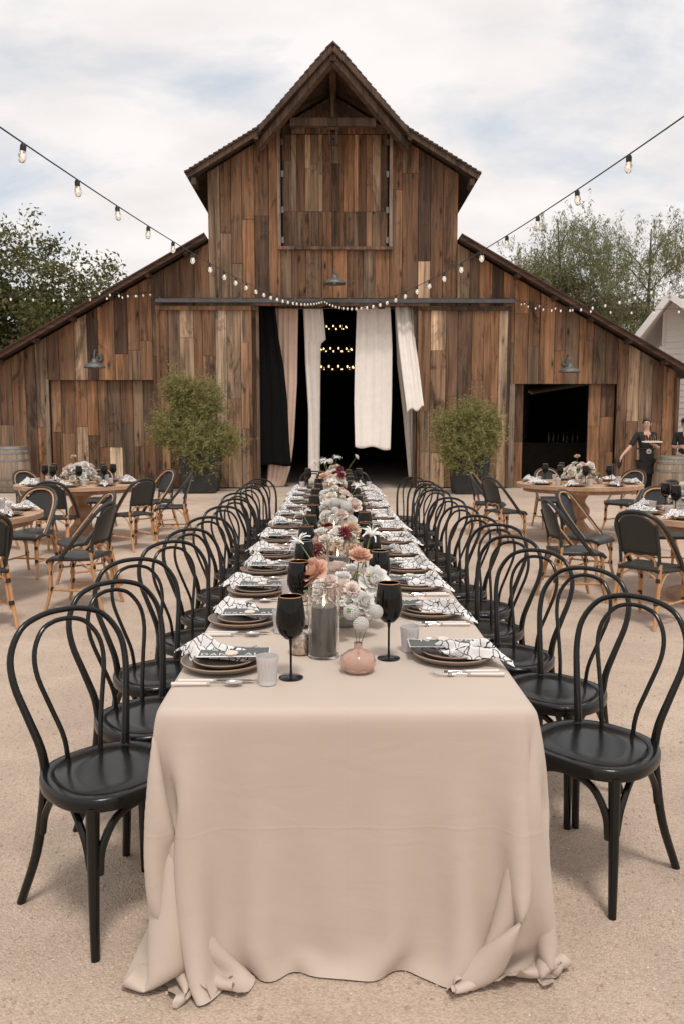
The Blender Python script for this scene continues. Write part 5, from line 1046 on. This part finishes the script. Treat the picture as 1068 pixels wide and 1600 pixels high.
# ---------------------------------------------------------------- round tables
def round_table(X, Y, rad, label, tname, chairs, places, seed, bq):
    t = thing('round_table', label, 'table', (X, Y, 0), R(seed * 40), 'round wooden tables')
    n = 9; k = np.linspace(-rad, rad, n + 1)
    for a, c in zip(k[:-1], k[1:]):      # planked top, each plank cut to the circle
        up = [(math.sqrt(max(0, rad * rad - q * q)), q) for q in np.linspace(a + .0012, c - .0012, 8)]; poly = up + [(-x, y) for x, y in up[::-1]]
        b = MB(); m_ = len(poly); b.add([(x, y, .76) for x, y in poly] + [(x, y, .715) for x, y in poly], [tuple(range(m_)), tuple(range(2 * m_ - 1, m_ - 1, -1))] + [(i, i + m_, (i + 1) % m_ + m_, (i + 1) % m_) for i in range(m_)]); ob('plank', b.mesh('plank', 'tabletop', False), t)
    b = MB(); b.lathe([(rad - .09, .714), (rad - .09, .66), (rad - .13, .66), (rad - .13, .714)], 48); ob('apron_ring', b.mesh('apron_ring', 'tableleg', True, 40), t)
    b = MB(); b.lathe([(.001, 0), (.40, 0), (.40, .05), (.37, .06), (.34, .07), (.22, .10), (.15, .16), (.09, .24), (.085, .27), (.13, .30), (.155, .36), (.15, .42), (.11, .47), (.09, .5), (.10, .55), (.15, .62), (.25, .70), (.30, .714)], 36); ob('pedestal', b.mesh('pedestal', 'tableleg', True, 50), t)
    for i, (ang, dist) in enumerate(chairs):
        a = R(ang); put_rattan(X + dist * math.cos(a), Y + dist * math.sin(a), ang + 180 + U(-6, 6), f'@{i}')
    pl = []
    for ang in places: pl.append((R(ang), proj((X + .58 * math.cos(R(ang)), Y + .58 * math.sin(R(ang)), .77))))
    pl = [p for p in pl if -25 < p[1][0] < 1093]
    pl.sort(key=lambda p: p[1][0])
    for i, (a, q) in enumerate(pl):
        side = 'leftmost' if i == 0 else ('rightmost' if i == len(pl) - 1 else ORD[i] + ' from left')
        setting(X + (rad - .20) * math.cos(a), Y + (rad - .20) * math.sin(a), a + PI / 2, f'at {side} place, {tname}', tname, False, i + seed, (.10, .20), (.17, .12))
    vz_me = lathe_me('bowl', [(.001, 0), (.05, 0), (.045, .01), (.015, .03), (.015, .05), (.05, .07), (.075, .10), (.08, .13), (.075, .13), (.07, .1), (.001, .08)], 28, 'glass')
    if -40 < proj((X, Y, .9))[0] < 1140: arrangement(X - (.2 if seed == 4 else 0), Y, .762, .21, .21, .20, 30, bq, PA, [('carnation', 'tan', (-.05, -.05, .36), .045, (-.2, -.2, 1)), ('rose', 'white', (.12, -.12, .25), .06, (.4, -.6, .6))], 20 + seed, vz_me, 'round table bouquets', 1.25)
    for i, ang in enumerate((20, 110, 200, 290)):
        a = R(ang + seed * 17); px = proj((X + .27 * math.cos(a), Y + .27 * math.sin(a), .8))[0]
        if -5 < px < 1073:
            v_ = thing('votive_holder', '', 'votive', (X + .27 * math.cos(a), Y + .27 * math.sin(a), .762), 0, 'votives on the round tables'); ob('cup', vo_me, v_); ob('tealight', vw_me, v_); v_['label'] = f'mercury glass votive at the {["right", "back", "left", "front"][i]} of the bouquet on the {tname}'
random.seed(21)
r0 = len(bpy.data.objects)
tabs = [(-3.40, 10.75, .83, 'round pale wood table near the barn on the left', 'back left round table', [(-85, 1.2), (-42, 1.22), (5, 1.22), (48, 1.22), (95, 1.2), (140, 1.18), (188, 1.2), (228, 1.22)], [(-85), -42, 5, 48, 95, 140, 188, 228], 1, 'blush and white bouquet on the back left round table'),
        (-3.42, 7.0, .83, 'round pale wood table cut by the left picture edge', 'front left round table', [(-54, 1.22), (-12, 1.32), (30, 1.22), (75, 1.2)], [-54, -12, 30, 75], 2, 'bouquet on the front left round table outside the picture'),
        (3.34, 10.75, .83, 'round pale wood table near the barn on the right', 'back right round table', [(155, 1.24), (205, 1.24), (92, 1.2), (40, 1.2), (-62, 1.22)], [155, 205, 92, 40, -62, 250, -15], 3, 'peach and white bouquet on the back right round table'),
        (3.40, 6.95, .83, 'round pale wood table cut by the right picture edge', 'front right round table', [(180, 1.27), (136, 1.24), (88, 1.2), (222, 1.22)], [180, 136, 88, 222], 4, 'white and peach bouquet on the front right round table')]
for tt_ in tabs:
    before = set(o.name for o in bpy.data.objects if o.name.startswith('rattan_chair')) if usedr[0] else set()
    round_table(*tt_)
    ch = [o for o in bpy.data.objects if o.name.startswith('rattan_chair') and o.name not in before]
    ch = [o for o in ch if o.get('label', '').startswith('@')]
    ch.sort(key=lambda o: proj((o.location.x, o.location.y, .5))[0])
    for i, o in enumerate(ch):
        side = 'leftmost' if i == 0 else ('rightmost' if i == len(ch) - 1 else ORD[i] + ' from left')
        o['label'] = f'{side} rattan bistro chair with black weave at the {tt_[4]}'

# ---------------------------------------------------------------- people
def skin_mesh(name, verts, edges, radii, matn, sub=2, root=0):
    me = bpy.data.meshes.new(name); me.from_pydata(verts, edges, []); o = bpy.data.objects.new(name, me); sc.collection.objects.link(o)
    m_ = o.modifiers.new('skin', 'SKIN'); m_.use_smooth_shade = True
    for i, r_ in enumerate(radii):
        r2 = r_ if isinstance(r_, (tuple, list)) else (r_, r_); me.skin_vertices[0].data[i].radius = r2; me.skin_vertices[0].data[i].use_root = (i == root)
    s_ = o.modifiers.new('sub', 'SUBSURF'); s_.levels = sub; s_.render_levels = sub
    dg = bpy.context.evaluated_depsgraph_get(); dg.update(); out = bpy.data.meshes.new_from_object(o.evaluated_get(dg)); bpy.data.objects.remove(o)
    out.materials.clear(); out.materials.append(M[matn]); out.polygons.foreach_set('use_smooth', [True] * len(out.polygons)); return out
class Sk:
    def __init__(s): s.v = []; s.e = []; s.r = []
    def p(s, co, r_, parent=None):
        s.v.append(tuple(co)); s.r.append(r_)
        if parent is not None: s.e.append((parent, len(s.v) - 1))
        return len(s.v) - 1
    def chain(s, parent, pts):
        for co, r_ in pts: parent = s.p(co, r_, parent)
        return parent
def hand(sk, w_, palm, d, side, curl):
    """palm vertex, then four fingers of different length and a thumb from the side of the palm"""
    d = Vector(d).normalized(); sd_ = Vector(side).normalized(); cu = Vector(curl).normalized(); P0 = Vector(palm); pv = sk.p(P0, (.026, .02), w_)
    for k, (off, l) in enumerate(((-.026, .062), (-.009, .072), (.009, .068), (.026, .052))):
        a = P0 + d * .035 + sd_ * off; b = a + d * l * .5 + cu * l * .15; c = b + d * l * .3 + cu * l * .38; q = sk.p(a, .0095, pv); q = sk.p(b, .0085, q); sk.p(c, .007, q)
    a = P0 - sd_ * .03 + d * .0; q = sk.p(a, .011, pv); sk.p(a - sd_ * .012 + d * .04 + cu * .015, .009, q)
def person(label, X, Y, rz, A, shirt='black_cloth', trousers='black_cloth', apron=True, hair='bun', headturn=0., scale=1.0):
    t = thing('person', label, 'person', (X, Y, 0), rz); t.scale = (scale,) * 3; H = A
    sk = Sk(); pel = sk.p((0, 0, .93), (.145, .105)); ch = sk.chain(pel, [((0, 0, 1.05), (.12, .09)), ((0, 0, 1.18), (.135, .095)), ((0, .005, 1.31), (.15, .09))]); nk = sk.chain(ch, [((0, .01, 1.40), (.06, .055)), ((0, 0, 1.455), .050)])
    for s_, arm in ((-1, A['armL']), (1, A['armR'])):
        sh_, el, wr = arm['pts']; e = sk.chain(ch, [(sh_, .055), (tuple((Vector(sh_) + Vector(el)) / 2), .045), (el, .038), (tuple((Vector(el) + Vector(wr)) / 2), .034), (wr, .024)])
        hand(sk, e, Vector(wr) + Vector(arm['d']).normalized() * .05, arm['d'], arm['side'], arm['curl'])
        lg = A['legs'][0 if s_ < 0 else 1]; q = sk.chain(pel, [((s_ * .085, 0, .84), (.085, .085)), ((s_ * .092, lg - .01, .48), (.058, .06)), ((s_ * .095, lg + .02, .30), (.05, .055)), ((s_ * .098, lg + .03, .09), .036)]); sk.p((s_ * .105, lg - .11, .035), (.036, .03), q)
    # head on the neck: skull, jaw, nose
    c_, s2 = math.cos(headturn), math.sin(headturn); T_ = lambda x, y, z: (x * c_ - y * s2, x * s2 + y * c_, z)
    hd = sk.chain(nk, [((0, -.005, 1.50), (.058, .062)), (T_(0, -.012, 1.545), (.068, .082)), (T_(0, .0, 1.60), (.075, .094)), (T_(0, .005, 1.645), (.06, .075))])
    ob('body', skin_mesh('body', sk.v, sk.e, sk.r, 'skin'), t)
    b = MB(); b.add([T_(0, -.098, 1.59), T_(-.014, -.092, 1.555), T_(.014, -.092, 1.555), T_(0, -.122, 1.552), T_(0, -.09, 1.545)], [(0, 1, 3), (0, 3, 2), (1, 4, 3), (3, 4, 2)]); ob('nose', b.mesh('nose', 'skin'), t)
    for s_ in (-1, 1):
        b = MB(); b.lathe([(.001, -.006), (.009, -.004), (.011, 0), (.009, .004), (.001, .006)], 10); ob('eye', b.mesh('eye', 'hair'), t, T_(s_ * .031, -.083, 1.585))
        b = MB(); b.tube([T_(s_ * .016, -.094, 1.604), T_(s_ * .033, -.092, 1.608), T_(s_ * .048, -.08, 1.603)], .003, 6); ob('eyebrow', b.mesh('eyebrow', 'hair'), t)
        b = MB(); b.lathe([(.001, -.03), (.012, -.02), (.016, .008), (.012, .026), (.001, .03)], 10); ob('ear', b.mesh('ear', 'skin'), t, T_(s_ * .079, .005, 1.565))
    b = MB(); b.tube([T_(-.022, -.082, 1.522), T_(0, -.09, 1.524), T_(.022, -.082, 1.522)], [.003, .006, .003], 8); ob('mouth', b.mesh('mouth', 'lip'), t)
    # hair: cap over skull and back of head, low bun
    b = MB(); rows = []
    for i in range(13):
        v_ = i / 12 * PI * .80; row = []
        for j in range(28):
            a = 2 * PI * j / 28; fr = max(0, math.cos(a)); lim = v_ * (1 - .66 * fr ** .6); x, y, z = .0875 * math.sin(lim) * math.sin(a), -.108 * math.sin(lim) * math.cos(a) + .006, .105 * math.cos(lim); row.append(T_(x, y, 1.592 + z))
        rows.append(row)
    b.grid(rows, wrap=True); b.f = [f[::-1] for f in b.f]; ob('hair', b.mesh('hair', 'hair', True, 0), t)
    if hair == 'bun':
        b = MB(); b.lathe([(.001, -.045), (.03, -.035), (.042, 0), (.03, .035), (.001, .045)], 14); ob('hair_bun', b.mesh('hair_bun', 'hair', True, 0), t, T_(.02, .10, 1.50))
    else:
        b = MB(); b.lathe([(.096, 1.605), (.099, 1.63), (.09, 1.68), (.06, 1.705), (.001, 1.71)], 20); b.add([T_(-.07, -.07, 1.61), T_(.07, -.07, 1.61), T_(.05, -.16, 1.60), T_(-.05, -.16, 1.60), T_(-.07, -.07, 1.618), T_(.07, -.07, 1.618), T_(.05, -.16, 1.606), T_(-.05, -.16, 1.606)], [(3, 2, 1, 0), (4, 5, 6, 7), (0, 1, 5, 4), (1, 2, 6, 5), (2, 3, 7, 6), (3, 0, 4, 7)]); ob('cap', b.mesh('cap', 'black_cloth', True, 40), t)
    # shirt with elbow sleeves, trousers, shoes
    sk = Sk(); pe = sk.p((0, 0, .90), (.155, .118)); c2 = sk.chain(pe, [((0, 0, 1.05), (.138, .105)), ((0, 0, 1.18), (.150, .11)), ((0, .005, 1.31), (.163, .105))]); sk.chain(c2, [((0, .012, 1.405), (.072, .062))])
    for arm in (A['armL'], A['armR']):
        sh_, el, wr = arm['pts']; sh_, el = Vector(sh_), Vector(el); sk.chain(c2, [(tuple(sh_), .067), (tuple(sh_.lerp(el, .5)), .058), (tuple(sh_.lerp(el, .95)), .056)])
    ob('shirt', skin_mesh('shirt', sk.v, sk.e, sk.r, shirt), t)
    b = MB(); b.add([(-.035, -.092, 1.395), (.035, -.092, 1.395), (0, -.114, 1.29)], [(0, 1, 2)]); b.add([(-.035, -.088, 1.395), (.035, -.088, 1.395), (0, -.108, 1.29)], [(2, 1, 0)]); ob('open_collar', b.mesh('open_collar', 'skin'), t)
    sk = Sk(); pe = sk.p((0, 0, .92), (.158, .122))
    for s_ in (-1, 1):
        lg = A['legs'][0 if s_ < 0 else 1]; sk.chain(pe, [((s_ * .086, 0, .82), (.098, .1)), ((s_ * .093, lg - .01, .48), (.075, .078)), ((s_ * .097, lg + .025, .12), (.06, .065))])
    ob('trousers', skin_mesh('trousers', sk.v, sk.e, sk.r, trousers), t)
    for s_ in (-1, 1):
        lg = A['legs'][0 if s_ < 0 else 1]; b = MB(); b.tube([(s_ * .1, lg + .08, .035), (s_ * .102, lg + .03, .045), (s_ * .106, lg - .08, .038), (s_ * .108, lg - .15, .028)], [.035, .045, .042, .02], 10, sq=.8); ob('shoe', b.mesh('shoe', 'black_cloth'), t)
    if apron:
        rows = []
        for i in range(13):
            z = 1.08 - .50 * i / 12; row = []
            for j in range(17):
                a = (j / 16 - .5) * 2.3; r_ = 1 + .06 * i / 12 + .012 * math.sin(a * 7 + i * .3) * i / 12; row.append((.162 * r_ * math.sin(a), -.135 * r_ * math.cos(a), z))
            rows.append(row)
        b = MB(); b.grid(rows); b.f = [f[::-1] for f in b.f]; ap_ = ob('apron', b.mesh('apron', 'apron', True, 0), t); md = ap_.modifiers.new('t', 'SOLIDIFY'); md.thickness = .006
        b = MB(); b.tube([(.166 * math.sin(a), -.138 * math.cos(a), 1.08) for a in np.linspace(0, 2 * PI, 32, False)], .012, 6, closed=True, sq=1.6); ob('apron_band', b.mesh('apron_band', 'apron'), ap_)
        # round white badge with a small dark barn mark
        bx_, bz_ = A.get('badge', (.0, 1.06)); b = MB(); b.tube([(bx_, -.160, bz_), (bx_, -.166, bz_)], .05, 28); bg_ = ob('badge', b.mesh('badge', 'white', True, 40), ap_)
        b = MB(); b.tube([(bx_ + .041 * math.cos(a), -.1672, bz_ + .041 * math.sin(a)) for a in np.linspace(0, 2 * PI, 28, False)], .0022, 5, closed=True); b.add([(bx_ - .026, -.1675, bz_ - .012), (bx_ + .026, -.1675, bz_ - .012), (bx_ + .014, -.1675, bz_ + .008), (bx_, -.1675, bz_ + .022), (bx_ - .014, -.1675, bz_ + .008)], [(0, 1, 2, 3, 4)]); b.box((bx_, -.1675, bz_ - .023), (.05, .001, .006)); ob('badge_mark', b.mesh('badge_mark', 'black_cloth'), bg_)
    return t
SX, SY = float(ony(1008, 700, 15.9)[0]), 15.9
person('server in black shirt and apron carrying a tray with picks', SX, SY, 0,
    dict(armL=dict(pts=((-.175, .01, 1.365), (-.33, -.03, 1.12), (-.50, -.09, .955)), d=(-.6, -.25, -.8), side=(0, 1, 0), curl=(.3, -.3, -.5)),
         armR=dict(pts=((.175, .01, 1.365), (.235, -.03, 1.10), (.085, -.235, 1.165)), d=(-.8, -.5, .1), side=(0, 1, .1), curl=(-.2, 0, .4)), legs=(.0, .06), badge=(-.0, 1.035)), headturn=-.5)
t = thing('serving_tray', 'white oblong tray of picks in the server\'s hand', 'tray', (SX + .0, SY - .30, 1.213), R(-4))
b = MB(); b.box((0, 0, .009), (.34, .17, .018)); b.box((0, -.082, .02), (.34, .008, .012)); b.box((0, .082, .02), (.34, .008, .012)); ob('tray_board', b.mesh('tray_board', 'white', False), t)
for i in range(6):
    x = -.12 + i * .048; y = U(-.03, .03); o = thing('canape_pick', f'{"leftmost" if i == 0 else ORD[i]} canape {"" if i == 0 else "from left "}on the server\'s white tray', 'canape', (SX + x, SY - .30 + y, 1.2325), 0, 'canapes on the tray')
    b = MB(); b.lathe([(.001, 0), (.016, 0), (.018, .012), (.012, .022), (.001, .024)], 12); ob('bite', b.mesh('bite', 'tan_bite' if 'tan_bite' in M else 'rattan'), o)
    b = MB(); b.tube([(0, 0, .02), (U(-.02, .02), 0, .10 + U(0, .04))], .003, 6); ob('pick', b.mesh('pick', 'rattan'), o)
b = MB(); nzc = [(0, .12), (.045, .09), (.052, .03), (.03, -.03), (0, -.06)]
b.grid([[(w_ * math.sin(a) * .9, .022 * math.cos(a) * (w_ / .05 + .2), z) for a in np.linspace(0, 2 * PI, 14, False)] for w_, z in [(.004, .10), (.03, .07), (.05, .02), (.045, -.05), (.022, -.10), (.004, -.12)]], wrap=True)
tag(ob('service_cloth', b.mesh('service_cloth', 'black_cloth', True, 0), None, (SX - .56, SY - .125, .80), (0, .1, 0)), 'folded dark cloth hanging from the server\'s lowered hand', 'cloth')
PX, PY = float(ony(1069, 700, 16.6)[0]), 16.6
person('second server in a black cap at the right picture edge', PX, PY, R(-35),
    dict(armL=dict(pts=((-.175, .01, 1.365), (-.22, -.05, 1.10), (-.10, -.28, 1.10)), d=(.5, -.6, .1), side=(0, 0, 1), curl=(.3, -.2, 0)),
         armR=dict(pts=((.175, .01, 1.365), (.22, -.05, 1.10), (.10, -.28, 1.10)), d=(-.5, -.6, .1), side=(0, 0, 1), curl=(-.3, -.2, 0)), legs=(.02, -.02)), hair='cap', apron=False)

# ---------------------------------------------------------------- far wood beside and behind the yard, one mass
g = np.random.default_rng(60); cl = []
for _ in range(420):
    sd_ = g.choice([-1, 1]); x = sd_ * g.uniform(14, 75); y = 56 + g.uniform(-3, 6) - abs(x) * .12; h = (5.5 + 2.2 * math.sin(x * .35) + g.uniform(-1, 1.5)); z = g.uniform(.3, 1) * h
    cl.append(np.array([x, y, z]) + g.normal(size=(110, 3)) * np.array([1.5, 1.2, .9]))
C_ = np.concatenate(cl); C_ = C_[C_[:, 2] > .15]
o = ob('far_wood', leaf_cloud('far_wood', 'leaf_oak', C_, .55, .5)); o['kind'] = 'stuff'; tag(o, 'far green wood closing the yard behind the barn', 'wood')
